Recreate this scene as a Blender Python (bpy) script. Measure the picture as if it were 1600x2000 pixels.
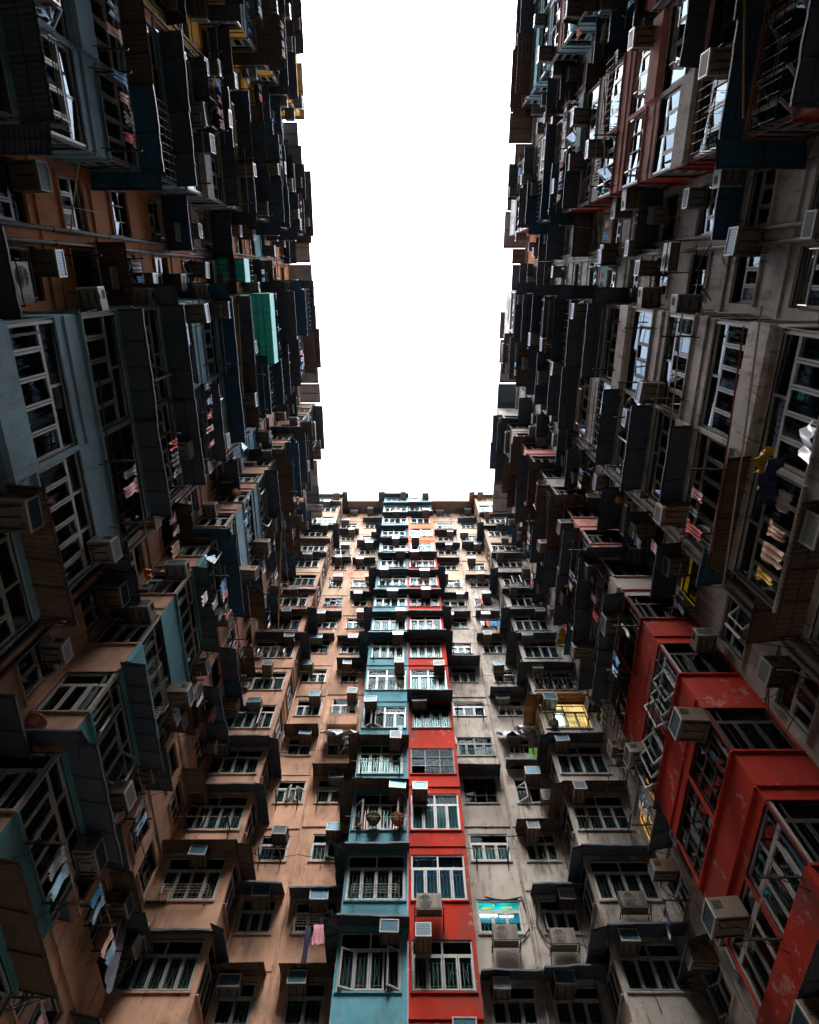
import bpy, bmesh, math, random
from mathutils import Vector, Matrix
R = math.radians
rnd = random.Random(7)
C = bpy.context.scene.collection
for o in list(bpy.data.objects): bpy.data.objects.remove(o)
scene = bpy.context.scene

# ------------------------------------------------------------ camera
cam_d = bpy.data.cameras.new("camera"); cam = bpy.data.objects.new("camera", cam_d); C.objects.link(cam)
cam_d.sensor_fit = 'VERTICAL'; cam_d.sensor_height = 36; cam_d.lens = 21.64
cam_d.shift_x = 0.0015; cam_d.clip_end = 2000
cam.location = (0, 0, 1.6); cam.rotation_euler = (R(90 + 69.14), 0, 0)
scene.camera = cam

# ------------------------------------------------------------ sky and light (overcast)
w = bpy.data.worlds.new("World"); scene.world = w; w.use_nodes = True
nt = w.node_tree; nt.nodes.clear()
wo = nt.nodes.new('ShaderNodeOutputWorld'); bg = nt.nodes.new('ShaderNodeBackground')
sky = nt.nodes.new('ShaderNodeTexSky'); sky.sky_type = 'NISHITA'; sky.sun_disc = False
sky.sun_elevation = R(60); sky.sun_rotation = R(180); sky.air_density = 1.0; sky.dust_density = 3.0
hs = nt.nodes.new('ShaderNodeHueSaturation'); hs.inputs['Saturation'].default_value = 0.5
tint = nt.nodes.new('ShaderNodeMix'); tint.data_type = 'RGBA'; tint.blend_type = 'MULTIPLY'
tint.inputs[0].default_value = 1.0; tint.inputs[7].default_value = (0.99, 0.98, 1.0, 1)
cn = nt.nodes.new('ShaderNodeTexNoise'); cn.inputs['Scale'].default_value = 2.2; cn.inputs['Detail'].default_value = 4
cr = nt.nodes.new('ShaderNodeMapRange'); cr.inputs[1].default_value = 0.3; cr.inputs[2].default_value = 0.7
cr.inputs[3].default_value = 0.88; cr.inputs[4].default_value = 1.06
cm = nt.nodes.new('ShaderNodeMix'); cm.data_type = 'RGBA'; cm.blend_type = 'MULTIPLY'; cm.inputs[0].default_value = 1.0
tc = nt.nodes.new('ShaderNodeTexCoord')
nt.links.new(tc.outputs['Generated'], cn.inputs['Vector']); nt.links.new(cn.outputs['Fac'], cr.inputs[0])
nt.links.new(sky.outputs[0], hs.inputs['Color']); nt.links.new(hs.outputs[0], tint.inputs[6])
nt.links.new(tint.outputs[2], cm.inputs[6]); nt.links.new(cr.outputs[0], cm.inputs[7])
nt.links.new(cm.outputs[2], bg.inputs[0]); nt.links.new(bg.outputs[0], wo.inputs[0])
bg.inputs[1].default_value = 0.15
sd = bpy.data.lights.new("sun", 'SUN'); sd.energy = 0.5; sd.angle = R(40); sd.color = (1.0, 0.97, 0.93)
sun = bpy.data.objects.new("sun", sd); C.objects.link(sun)
sun.rotation_euler = (R(30), 0, 0)     # high, slightly from behind the camera
scene.view_settings.view_transform = 'Standard'; scene.view_settings.look = 'None'
scene.view_settings.exposure = 3.0; scene.view_settings.gamma = 1.0
scene.render.resolution_x = 819; scene.render.resolution_y = 1024
scene.render.engine = 'CYCLES'
scene.cycles.max_bounces = 6; scene.cycles.diffuse_bounces = 4; scene.cycles.transparent_max_bounces = 8

# ------------------------------------------------------------ materials
MATS = {}
def base_mat(name):
    m = bpy.data.materials.new(name); m.use_nodes = True
    t = m.node_tree; b = t.nodes['Principled BSDF']; MATS[name] = m
    return m, t, b
def N(t, kind, **kw):
    n = t.nodes.new(kind)
    for k, v in kw.items():
        if k in ('operation', 'blend_type', 'data_type', 'noise_dimensions', 'feature'): setattr(n, k, v)
        else: n.inputs[k].default_value = v
    return n
def mixc(t, fac, a, b, blend='MIX'):
    n = t.nodes.new('ShaderNodeMix'); n.data_type = 'RGBA'; n.blend_type = blend
    for sock, v in ((n.inputs[0], fac), (n.inputs[6], a), (n.inputs[7], b)):
        if hasattr(v, 'is_output'): t.links.new(v, sock)
        else: sock.default_value = v if not isinstance(v, tuple) or len(v) == 4 else (*v, 1)
    return n.outputs[2]
def ramp(t, src, lo, hi, a=0.0, b=1.0):
    n = t.nodes.new('ShaderNodeMapRange'); n.inputs[1].default_value = lo; n.inputs[2].default_value = hi
    n.inputs[3].default_value = a; n.inputs[4].default_value = b; t.links.new(src, n.inputs[0]); return n.outputs[0]
def noise(t, vec, scale, detail=4, rough=0.6):
    n = t.nodes.new('ShaderNodeTexNoise'); n.inputs['Scale'].default_value = scale
    n.inputs['Detail'].default_value = detail; n.inputs['Roughness'].default_value = rough
    t.links.new(vec, n.inputs['Vector']); return n.outputs['Fac']
def scaled(t, vec, s):
    n = t.nodes.new('ShaderNodeMapping'); n.inputs['Scale'].default_value = s
    t.links.new(vec, n.inputs['Vector']); return n.outputs[0]
def mult(t, a, b):
    n = t.nodes.new('ShaderNodeMath'); n.operation = 'MULTIPLY'
    for s_, v in ((n.inputs[0], a), (n.inputs[1], b)):
        if hasattr(v, 'is_output'): t.links.new(v, s_)
        else: s_.default_value = v
    return n.outputs[0]

def plaster(name, col, grime=0.6, rust=0.4, peel=0.25, under=(0.32, 0.29, 0.26)):
    m, t, b = base_mat(name)
    g = t.nodes.new('ShaderNodeNewGeometry').outputs['Position']
    big = noise(t, g, 0.35, 5)
    c = mixc(t, ramp(t, big, 0.32, 0.68), tuple(x * 0.62 for x in col), tuple(min(1, x * 1.15) for x in col))
    mid = noise(t, g, 2.6, 6, 0.7)
    c = mixc(t, ramp(t, mid, 0.35, 0.75, 0, 0.45), c, tuple(x * 0.62 for x in col))
    # vertical run-off streaks
    st = noise(t, scaled(t, g, (2.6, 2.6, 0.4)), 1.0, 7, 0.72)
    patch = noise(t, g, 0.5, 3)
    sm = mult(t, ramp(t, st, 0.52, 0.72), ramp(t, patch, 0.42, 0.6))
    c = mixc(t, mult(t, sm, grime), c, (0.035, 0.032, 0.03))
    st2 = noise(t, scaled(t, g, (7, 7, 0.5)), 1.0, 4, 0.6)
    pt2 = noise(t, scaled(t, g, (1, 1, .8)), 0.9, 3)
    rm = mult(t, ramp(t, st2, 0.54, 0.68), ramp(t, pt2, 0.5, 0.6))
    c = mixc(t, mult(t, rm, rust), c, (0.16, 0.055, 0.018))
    pl = noise(t, g, 1.7, 8, 0.72)
    pm = ramp(t, pl, 0.60, 0.615)
    c = mixc(t, mult(t, pm, peel), c, under)
    dk = noise(t, scaled(t, g, (1, 1, .55)), 0.8, 7, 0.68)
    c = mixc(t, ramp(t, dk, 0.50, 0.72, 0, grime * .95), c, (0.07, 0.06, 0.05))
    sp = noise(t, g, 16, 3, 0.5)
    c = mixc(t, ramp(t, sp, 0.68, 0.74, 0, 0.6), c, (0.05, 0.045, 0.04))
    t.links.new(c, b.inputs['Base Color']); b.inputs['Roughness'].default_value = 0.88
    b.inputs['Specular IOR Level'].default_value = 0.25
    bp = t.nodes.new('ShaderNodeBump'); bp.inputs['Strength'].default_value = 0.35; bp.inputs['Distance'].default_value = 0.02
    fine = noise(t, g, 22, 5, 0.7); add = t.nodes.new('ShaderNodeMath'); add.operation = 'ADD'
    t.links.new(fine, add.inputs[0]); t.links.new(mult(t, pm, -1.2), add.inputs[1])
    t.links.new(add.outputs[0], bp.inputs['Height']); t.links.new(bp.outputs[0], b.inputs['Normal'])
    return m
P = {}
P['salmon'] = plaster('salmon_plaster', (0.53, 0.31, 0.205), 0.85, 0.8, 0.2)
P['blue'] = plaster('turquoise_plaster', (0.10, 0.30, 0.36), 0.5, 0.45, 0.3, (0.25, 0.22, 0.15))
P['red'] = plaster('red_plaster', (0.42, 0.022, 0.007), 0.8, 0.15, 0.5, (0.4, 0.3, 0.24))
P['orange'] = plaster('orange_plaster', (0.55, 0.15, 0.05), 0.3, 0.3, 0.15)
P['white'] = plaster('grey_white_plaster', (0.42, 0.385, 0.335), 0.95, 1.0, 0.65, (0.2, 0.18, 0.15))
P['pale'] = plaster('brightened_weathered_plaster', (0.60, 0.56, 0.50), 0.9, 1.0, 0.6, (0.25, 0.22, 0.19))  # lighter copy of the white plaster, brightness of right walls put into colour
P['cream'] = plaster('pale_cream_plaster', (0.44, 0.33, 0.23), 0.5, 0.6, 0.2)
P['yellow'] = plaster('ochre_plaster', (0.78, 0.40, 0.03), 0.5, 0.6, 0.2)
P['brown'] = plaster('rusty_orange_plaster', (0.62, 0.24, 0.09), 0.7, 0.7, 0.3)
P['slate'] = plaster('slate_blue_plaster', (0.21, 0.36, 0.43), 0.6, 0.4, 0.3)
P['pink'] = plaster('faded_pink_plaster', (0.62, 0.27, 0.22), 0.5, 0.25, 0.4, (0.42, 0.36, 0.32))
P['teal'] = plaster('pale_teal_plaster', (0.22, 0.42, 0.44), 0.6, 0.5, 0.4)
P['grey'] = plaster('bare_concrete', (0.40, 0.37, 0.33), 0.8, 0.6, 0.3, (0.12, 0.11, 0.1))
P['navy'] = plaster('navy_paint', (0.03, 0.10, 0.17), 0.4, 0.3, 0.2)

def metal(name, col, rough=0.55, dirt=0.5, rust=0.3, met=0.0):
    m, t, b = base_mat(name)
    g = t.nodes.new('ShaderNodeNewGeometry').outputs['Position']
    oi = t.nodes.new('ShaderNodeObjectInfo').outputs['Random']
    n1 = noise(t, g, 3.0, 6, 0.7)
    c = mixc(t, ramp(t, n1, 0.4, 0.75, 0, dirt), col, tuple(x * 0.35 for x in col))
    c = mixc(t, ramp(t, oi, 0, 1, 0, 0.5), c, tuple(x * 0.5 for x in col))
    n2 = noise(t, scaled(t, g, (3, 3, 3)), 1.2, 6, 0.75)
    c = mixc(t, ramp(t, n2, 0.57, 0.68, 0, rust), c, (0.13, 0.045, 0.015))
    t.links.new(c, b.inputs['Base Color']); b.inputs['Roughness'].default_value = rough
    b.inputs['Metallic'].default_value = met; b.inputs['Specular IOR Level'].default_value = 0.35
    return m
P['frame_white'] = metal('aluminium_window_frame', (0.40, 0.41, 0.39), 0.4, 0.5, 0.15)
P['frame_dark'] = metal('dark_window_frame', (0.045, 0.04, 0.035), 0.5, 0.3, 0.4)
P['awn'] = metal('dark_canopy_sheet', (0.075, 0.095, 0.12), 0.6, 0.5, 0.35)
P['awn_b'] = metal('brown_corrugated_sheet', (0.16, 0.105, 0.07), 0.65, 0.6, 0.7)
P['awn_blue'] = metal('blue_canopy_sheet', (0.03, 0.10, 0.16), 0.5, 0.4, 0.2)
P['iron'] = metal('rusty_iron_bar', (0.035, 0.03, 0.028), 0.6, 0.4, 0.7)
P['pipe_red'] = metal('red_brown_pole', (0.25, 0.06, 0.035), 0.5, 0.4, 0.3)
P['steel'] = metal('stainless_rack_rail', (0.50, 0.46, 0.40), 0.3, 0.3, 0.3, 0.6)
P['ac'] = metal('beige_appliance_casing', (0.15, 0.12, 0.085), 0.5, 0.7, 0.3)
P['ac_w'] = metal('white_appliance_casing', (0.22, 0.205, 0.18), 0.5, 0.75, 0.35)
P['ac_d'] = metal('dark_appliance_casing', (0.07, 0.06, 0.05), 0.5, 0.6, 0.4)
P['ac_r'] = metal('rusty_appliance_casing', (0.24, 0.15, 0.09), 0.7, 0.7, 0.9)
P['rim'] = metal('pale_grille_rim', (0.42, 0.42, 0.40), 0.35, 0.3, 0.05)
P['fins'] = metal('aluminium_cooling_fins', (0.05, 0.15, 0.22), 0.4, 0.4, 0.05, 0.3)
P['black'] = metal('black_rubber_hose', (0.02, 0.02, 0.022), 0.6, 0.3, 0.0)
P['green'] = metal('green_painted_steel', (0.03, 0.35, 0.10), 0.45, 0.3, 0.2)
P['salm_pipe'] = metal('salmon_painted_pipe', (0.45, 0.25, 0.17), 0.6, 0.5, 0.3)
P['rusty_pipe'] = metal('rust_stained_pipe', (0.30, 0.24, 0.19), 0.65, 0.7, 0.8)
P['turq'] = metal('turquoise_painted_sheet', (0.04, 0.74, 0.62), 0.5, 0.3, 0.35)
P['yel_sheet'] = metal('rusty_yellow_sheet', (0.26, 0.12, 0.03), 0.6, 0.6, 0.8)
P['ypole'] = metal('yellow_bamboo_pole', (0.50, 0.30, 0.06), 0.5, 0.4, 0.2)
def plain(name, col, rough=0.8, trans=0.0):
    m, t, b = base_mat(name)
    g = t.nodes.new('ShaderNodeNewGeometry').outputs['Position']
    c = mixc(t, ramp(t, noise(t, g, 6, 5), 0.3, 0.7), tuple(x * 0.7 for x in col), col)
    t.links.new(c, b.inputs['Base Color']); b.inputs['Roughness'].default_value = rough
    return m
CL = {'white': (0.7, 0.7, 0.7), 'blue': (0.05, 0.25, 0.5), 'pale_blue': (0.3, 0.5, 0.65), 'red': (0.6, 0.03, 0.02),
      'pink': (0.65, 0.3, 0.35), 'orange': (0.85, 0.2, 0.03), 'navy': (0.02, 0.03, 0.08), 'green': (0.2, 0.6, 0.05),
      'yellow': (0.75, 0.45, 0.03), 'peach': (0.65, 0.4, 0.28), 'black': (0.02, 0.02, 0.02), 'silver': (0.50, 0.52, 0.57), 'plastic': (0.16, 0.18, 0.22), 'grey': (0.2, 0.2, 0.21), 'brown': (0.16, 0.09, 0.05)}
CM = {k: plain(k + '_cloth', v) for k, v in CL.items()}
CM['silver'].node_tree.nodes['Principled BSDF'].inputs['Roughness'].default_value = 0.35
P['plant'] = plain('green_leaf', (0.06, 0.14, 0.03)); P['terracotta'] = plain('terracotta_pot', (0.3, 0.11, 0.05))
P['wicker'] = plain('brown_wicker', (0.10, 0.06, 0.03))

# glass: fresnel reflection over a clear pane (no light-path tricks)
m = bpy.data.materials.new('window_glass'); m.use_nodes = True; t = m.node_tree; t.nodes.clear()
out = t.nodes.new('ShaderNodeOutputMaterial'); mx = t.nodes.new('ShaderNodeMixShader')
tr = t.nodes.new('ShaderNodeBsdfTransparent'); tr.inputs[0].default_value = (0.50, 0.70, 0.73, 1)
gl = t.nodes.new('ShaderNodeBsdfGlossy'); gl.inputs['Roughness'].default_value = 0.03; gl.inputs[0].default_value = (0.62, 0.80, 0.90, 1)
fr = t.nodes.new('ShaderNodeFresnel'); fr.inputs[0].default_value = 1.17
gg = t.nodes.new('ShaderNodeNewGeometry').outputs['Position']
bp = t.nodes.new('ShaderNodeBump'); bp.inputs['Strength'].default_value = 0.004; bp.inputs['Distance'].default_value = 0.02
t.links.new(noise(t, gg, 2.0, 2), bp.inputs['Height']); t.links.new(bp.outputs[0], gl.inputs['Normal'])
t.links.new(fr.outputs[0], mx.inputs[0]); t.links.new(tr.outputs[0], mx.inputs[1]); t.links.new(gl.outputs[0], mx.inputs[2])
t.links.new(mx.outputs[0], out.inputs[0]); P['glass'] = m
m2 = m.copy(); m2.name = 'coated_window_glass'; P['glass2'] = m2
gl.inputs[0].default_value = (0.30, 0.42, 0.48, 1)
[n_ for n_ in m2.node_tree.nodes if n_.type == 'FRESNEL'][0].inputs[0].default_value = 1.52

# curtains: colour picked per object
m, t, b = base_mat('curtain_cloth')
oi = t.nodes.new('ShaderNodeObjectInfo').outputs['Random']
cr = t.nodes.new('ShaderNodeValToRGB'); cr.color_ramp.interpolation = 'CONSTANT'
cols = [(0.02, 0.02, 0.02), (0.03, 0.11, 0.10), (0.10, 0.115, 0.09), (0.015, 0.015, 0.018), (0.025, 0.09, 0.14), (0.12, 0.10, 0.035), (0.03, 0.035, 0.04), (0.18, 0.17, 0.15), (0.05, 0.10, 0.06), (0.10, 0.045, 0.035)]
el = cr.color_ramp.elements
el[0].position = 0; el[0].color = (*cols[0], 1); el[1].position = 0.1; el[1].color = (*cols[1], 1)
for i in range(2, 10):
    e = el.new(i / 10); e.color = (*cols[i], 1)
t.links.new(oi, cr.inputs[0])
g = t.nodes.new('ShaderNodeNewGeometry').outputs['Position']
c = mixc(t, ramp(t, noise(t, scaled(t, g, (9, 9, .6)), 1.3, 3), 0.35, 0.65, 0, 0.55), cr.outputs[0], (0.02, 0.02, 0.02))
t.links.new(c, b.inputs['Base Color']); b.inputs['Roughness'].default_value = 0.9; P['curtain'] = m
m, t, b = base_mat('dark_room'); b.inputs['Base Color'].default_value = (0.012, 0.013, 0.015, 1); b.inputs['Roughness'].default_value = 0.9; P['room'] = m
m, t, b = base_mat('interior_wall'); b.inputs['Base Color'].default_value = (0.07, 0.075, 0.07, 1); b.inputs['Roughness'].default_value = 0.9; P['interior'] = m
CUR = {k: plain(k + '_curtain', v) for k, v in {'blue': (0.03, 0.16, 0.30), 'teal': (0.06, 0.28, 0.27), 'red': (0.5, 0.03, 0.02), 'pinkish': (0.5, 0.25, 0.25), 'green': (0.2, 0.32, 0.2), 'cream': (0.5, 0.45, 0.35)}.items()}
def lit(name, col, s):
    m, t, b = base_mat(name)
    g = t.nodes.new('ShaderNodeNewGeometry').outputs['Position']
    c = mixc(t, ramp(t, noise(t, g, 2.5, 3), 0.35, 0.65), tuple(x * 0.35 for x in col), col)
    t.links.new(c, b.inputs['Emission Color']); b.inputs['Emission Strength'].default_value = s
    b.inputs['Base Color'].default_value = (*[x * .3 for x in col], 1); return m
P['lit_cyan'] = lit('cyan_lit_blind', (0.02, 0.75, 0.75), 0.2)
P['lit_cyan2'] = lit('cyan_lit_curtain', (0.02, 0.35, 0.5), 0.12)
P['lit_amber'] = lit('amber_lit_room', (1.0, 0.42, 0.05), 0.22)
P['lit_warm'] = lit('warm_lit_room', (1.0, 0.55, 0.18), 0.38)
P['lit_yellow'] = lit('yellow_lit_room', (1.0, 0.50, 0.02), 0.03)
P['lit_white'] = lit('white_lamp_tube', (1.0, 0.95, 0.85), 2.2)
P['blob'] = plain('yellow_print', (0.9, 0.5, 0.05)); P['blob'].node_tree.nodes['Principled BSDF'].inputs['Emission Color'].default_value = (1, .6, .05, 1); P['blob'].node_tree.nodes['Principled BSDF'].inputs['Emission Strength'].default_value = 0.15

# ------------------------------------------------------------ mesh helper
class MB:
    def __init__(s): s.v = []; s.f = []; s.mi = []; s.mats = []
    def m(s, mat):
        if mat not in s.mats: s.mats.append(mat)
        return s.mats.index(mat)
    def quad(s, pts, mat):
        i = len(s.v); s.v += [tuple(p) for p in pts]; s.f.append(tuple(range(i, i + len(pts)))); s.mi.append(s.m(mat))
    def box(s, x0, x1, y0, y1, z0, z1, mat, M=None):
        c = [(x0, y0, z0), (x1, y0, z0), (x1, y1, z0), (x0, y1, z0), (x0, y0, z1), (x1, y0, z1), (x1, y1, z1), (x0, y1, z1)]
        if M is not None: c = [tuple(M @ Vector(p)) for p in c]
        i = len(s.v); s.v += c; k = s.m(mat)
        for q in ((0, 3, 2, 1), (4, 5, 6, 7), (0, 1, 5, 4), (1, 2, 6, 5), (2, 3, 7, 6), (3, 0, 4, 7)):
            s.f.append(tuple(i + a for a in q)); s.mi.append(k)
    def tube(s, pts, r, mat, n=6):
        pts = [Vector(p) for p in pts]; k = s.m(mat); rings = []
        for j, p in enumerate(pts):
            d = (pts[min(j + 1, len(pts) - 1)] - pts[max(j - 1, 0)]).normalized()
            a = d.orthogonal().normalized() if abs(d.z) > 0.9 else d.cross(Vector((0, 0, 1))).normalized()
            b = d.cross(a); i0 = len(s.v)
            for q in range(n):
                an = 2 * math.pi * q / n; s.v.append(tuple(p + a * r * math.cos(an) + b * r * math.sin(an)))
            rings.append(i0)
        for j in range(len(rings) - 1):
            for q in range(n):
                s.f.append((rings[j] + q, rings[j] + (q + 1) % n, rings[j + 1] + (q + 1) % n, rings[j + 1] + q)); s.mi.append(k)
        for e in (rings[0], rings[-1]):
            s.f.append(tuple(e + q for q in range(n))); s.mi.append(k)
    def mesh(s, name, smooth=False):
        me = bpy.data.meshes.new(name); me.from_pydata(s.v, [], s.f)
        for mt in s.mats: me.materials.append(mt)
        me.polygons.foreach_set('material_index', s.mi)
        if smooth: me.polygons.foreach_set('use_smooth', [True] * len(s.f))
        me.update()
        if not smooth: pass
        return me
def add(name, me, parent=None, M=None):
    o = bpy.data.objects.new(name, me); C.objects.link(o)
    if parent is not None: o.parent = parent
    if M is not None: o.matrix_local = M
    return o
def tag(o, label, cat, group=None):
    o['label'] = label; o['category'] = cat
    if group: o['group'] = group
    return o
def thing(name, M, label, cat, group=None):
    o = bpy.data.objects.new(name, None); C.objects.link(o); o.matrix_world = M; o.empty_display_size = 0.2
    return tag(o, label, cat, group)
ORD = ['', 'first', 'second', 'third', 'fourth', 'fifth', 'sixth', 'seventh', 'eighth', 'ninth', 'tenth', 'eleventh', 'twelfth', 'thirteenth', 'fourteenth', 'fifteenth', 'sixteenth', 'seventeenth', 'eighteenth']

# ------------------------------------------------------------ window meshes  (local: x along wall, -y outwards, z up; origin at the sill centre)
WC = {}
def window_meshes(w, h, style, seed, gm_='glass', boxed=True):
    key = (round(w, 2), round(h, 2), style, seed, gm_, boxed)
    if key in WC: return WC[key]
    r = random.Random(hash((int(w * 100), int(h * 100), seed)) + ord(style[0]) * 7)
    dark = style in ('grid', 'dark')
    fm = P['frame_dark'] if dark else P['frame_white']
    fr, gl, cu, gr = MB(), MB(), MB(), MB()
    e = 0.004; W = w / 2 - e; y0, y1 = 0.03, 0.09; b = 0.05
    fr.box(-W, W, y0, y1, e, b, fm); fr.box(-W, W, y0, y1, h - b, h - e, fm)
    fr.box(-W, -W + b, y0, y1, b, h - b, fm); fr.box(W - b, W, y0, y1, b, h - b, fm)
    def pane(x0, x1, z0, z1, M=None, y=0.06):
        j = [r.uniform(-0.02, 0.02) for _ in range(3)] if gm_ == 'glass' else [r.uniform(-0.03, 0.03) for _ in range(3)]
        pts = [(x0, y + j[0], z0), (x1, y + j[1], z0), (x1, y + j[1] + j[2], z1), (x0, y + j[0] + j[2], z1)]
        if M is not None: pts = [tuple(M @ Vector(p)) for p in pts]
        gl.quad(pts, P[gm_])
    if style == 'grid':
        nc, nr = max(3, int(w / 0.5)), 3
        for i in range(1, nc): fr.box(-W + i * 2 * W / nc - .015, -W + i * 2 * W / nc + .015, y0 - .01, y1, b, h - b, fm)
        for j in range(1, nr): fr.box(-W + b, W - b, y0 - .005, y1 - .005, j * h / nr - .015, j * h / nr + .015, fm)
        for i in range(nc):
            for j in range(nr):
                if r.random() < 0.94:
                    pane(-W + i * 2 * W / nc + .015, -W + (i + 1) * 2 * W / nc - .015, j * h / nr + .015, (j + 1) * h / nr - .015)
    else:
        th = h * (0.70 if h > 1.4 else 0.66)
        fr.box(-W + b, W - b, y0 - .006, y1, th - .03, th + .03, fm)
        n = max(2, round(w / 0.49))
        nt_ = max(1, n // 2)
        for i in range(1, nt_):
            x = -W + i * 2 * W / nt_; fr.box(x - .03, x + .03, y0 - .003, y1, th + .03, h - b, fm)
        for i in range(nt_):
            pane(-W + i * 2 * W / nt_ + .03, -W + (i + 1) * 2 * W / nt_ - .03, th + .03, h - b)
        xs = [-W + b * .6 + i * (2 * W - b * 1.2) / n for i in range(n + 1)]
        for i in range(n):
            a, c = xs[i] + .008, xs[i + 1] - .008; z0, z1 = b + .004, th - .034
            opened = style.startswith('open') and r.random() < 0.42
            M = None
            if opened:
                left = r.random() < 0.5; ang = R(r.uniform(20, 60)) * (-1 if left else 1)
                hx = a if left else c
                M = Matrix.Translation((hx, y0, 0)) @ Matrix.Rotation(ang, 4, 'Z') @ Matrix.Translation((-hx, -y0, 0))
            s_ = 0.045
            for bx in ((a, c, z0, z0 + s_), (a, c, z1 - s_, z1), (a, a + s_, z0 + s_, z1 - s_), (c - s_, c, z0 + s_, z1 - s_)):
                fr.box(bx[0], bx[1], y0 - .012, y1 - .012, bx[2], bx[3], fm, M)
            pane(a + s_, c - s_, z0 + s_, z1 - s_, M, y=0.05)
            # decorative security bars behind each casement
            t_ = 0.014; gy = 0.105; gx0, gx1, gz0, gz1 = a + .06, c - .06, z0 + .06, z1 - .05; gm = P['frame_white'] if seed % 2 else P['steel']
            for x in (gx0, gx1, gx0 + (gx1 - gx0) * .28, gx0 + (gx1 - gx0) * .72): gr.box(x - t_ / 2, x + t_ / 2, gy, gy + t_, gz0, gz1, gm)
            for z in (gz0, gz1, gz0 + (gz1 - gz0) * .12, gz0 + (gz1 - gz0) * .88): gr.box(gx0, gx1, gy + .002, gy + t_ - .002, z - t_ / 2, z + t_ / 2, gm)
            zm = (gz0 + gz1) / 2; ww = (gx1 - gx0) * .22; xm = (gx0 + gx1) / 2
            for sx in (-1, 1):
                gr.tube([(xm + sx * ww, gy, gz0 + .15 * (gz1 - gz0)), (xm, gy, zm), (xm + sx * ww, gy, gz1 - .15 * (gz1 - gz0))], .006, gm, 4)
    # room recess
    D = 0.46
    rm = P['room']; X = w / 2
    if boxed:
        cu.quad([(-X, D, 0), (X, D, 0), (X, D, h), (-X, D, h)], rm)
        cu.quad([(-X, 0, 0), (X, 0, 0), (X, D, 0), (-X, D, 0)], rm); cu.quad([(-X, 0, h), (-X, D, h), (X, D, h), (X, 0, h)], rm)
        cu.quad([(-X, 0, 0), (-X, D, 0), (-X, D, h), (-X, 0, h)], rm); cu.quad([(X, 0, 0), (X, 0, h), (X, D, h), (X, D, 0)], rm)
    # curtain with folds, drawn across part of the opening
    spans = r.choice([[(-X, X)], [(-X, X * .1)], [(-X, -X * .35), (X * .35, X)], [(X * -.2, X)], [(-X, X)]])
    for a, c in spans:
        nn = max(6, int((c - a) / 0.035)); top = h * r.choice([1, 1, .68]); ph = r.random() * 6
        for i in range(nn):
            xa, xb = a + (c - a) * i / nn + .002, a + (c - a) * (i + 1) / nn
            ya, yb = .24 + .03 * math.sin(xa * 38 + ph) + .012 * math.sin(xa * 91), .24 + .03 * math.sin(xb * 38 + ph) + .012 * math.sin(xb * 91)
            cu.quad([(xa, ya, .03), (xb, yb, .03), (xb, yb, top - .02), (xa, ya, top - .02)], P['curtain'])
    if r.random() < .5 and style != 'grid':     # things standing on the sill inside
        for _ in range(3):
            x = r.uniform(-X + .2, X - .2); cu.box(x - .06, x + .06, .16, .21, .05, .05 + r.uniform(.1, .3), CM[r.choice(list(CM))])
    WC[key] = (fr.mesh('window'), gl.mesh('pane'), cu.mesh('curtain'), gr.mesh('grille') if gr.v else None)
    return WC[key]

# ------------------------------------------------------------ faces of the courtyard
class Face:
    def __init__(s, ox, oy, deg): s.o = Vector((ox, oy, 0)); s.r = R(deg); s.ex = Vector((math.cos(s.r), math.sin(s.r), 0)); s.n = Vector((math.sin(s.r), -math.cos(s.r), 0))
    def p(s, u, d, z): return s.o + s.ex * u + s.n * d + Vector((0, 0, z))
    def M(s, u, d, z): return Matrix.Translation(s.p(u, d, z)) @ Matrix.Rotation(s.r, 4, 'Z')
    def sub(s, u, d, deg):
        q = s.p(u, d, 0); return Face(q.x, q.y, math.degrees(s.r) + deg)
K0 = -1; PITCH = 2.8; TOP = 56.6; KMAX = 15; TOPS = 50.2; KS = 12
FE = Face(0, 21.0, 0); FL = Face(-8.7, 0, 90); FR = Face(8.7, 0, -90)

class Building:
    def __init__(s, name, base, label, group):
        s.base = Vector(base); s.M = Matrix.Translation(s.base); s.inv = s.M.inverted()
        s.o = thing(name, s.M, label, 'apartment building', group); s.wall = MB(); s.nwin = 0; s.wins = []
    def part(s, name, me, M=None): return add(name, me, s.o, s.inv @ M if M is not None else Matrix.Identity(4))
def wall_q(mb, B, F, u0, u1, d, z0, z1, mat):
    if u1 - u0 < 1e-4 or z1 - z0 < 1e-4: return
    mb.quad([F.p(u0, d, z0) - B.base, F.p(u1, d, z0) - B.base, F.p(u1, d, z1) - B.base, F.p(u0, d, z1) - B.base], mat)
def box_f(mb, B, F, u0, u1, d0, d1, z0, z1, mat):
    c = [F.p(u, d, z) - B.base for z in (z0, z1) for (u, d) in ((u0, d1), (u1, d1), (u1, d0), (u0, d0))]
    i = len(mb.v); mb.v += [tuple(x) for x in c]; k = mb.m(mat)
    for q in ((0, 3, 2, 1), (4, 5, 6, 7), (0, 1, 5, 4), (1, 2, 6, 5), (2, 3, 7, 6), (3, 0, 4, 7)):
        mb.f.append(tuple(i + a for a in q)); mb.mi.append(k)

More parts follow.
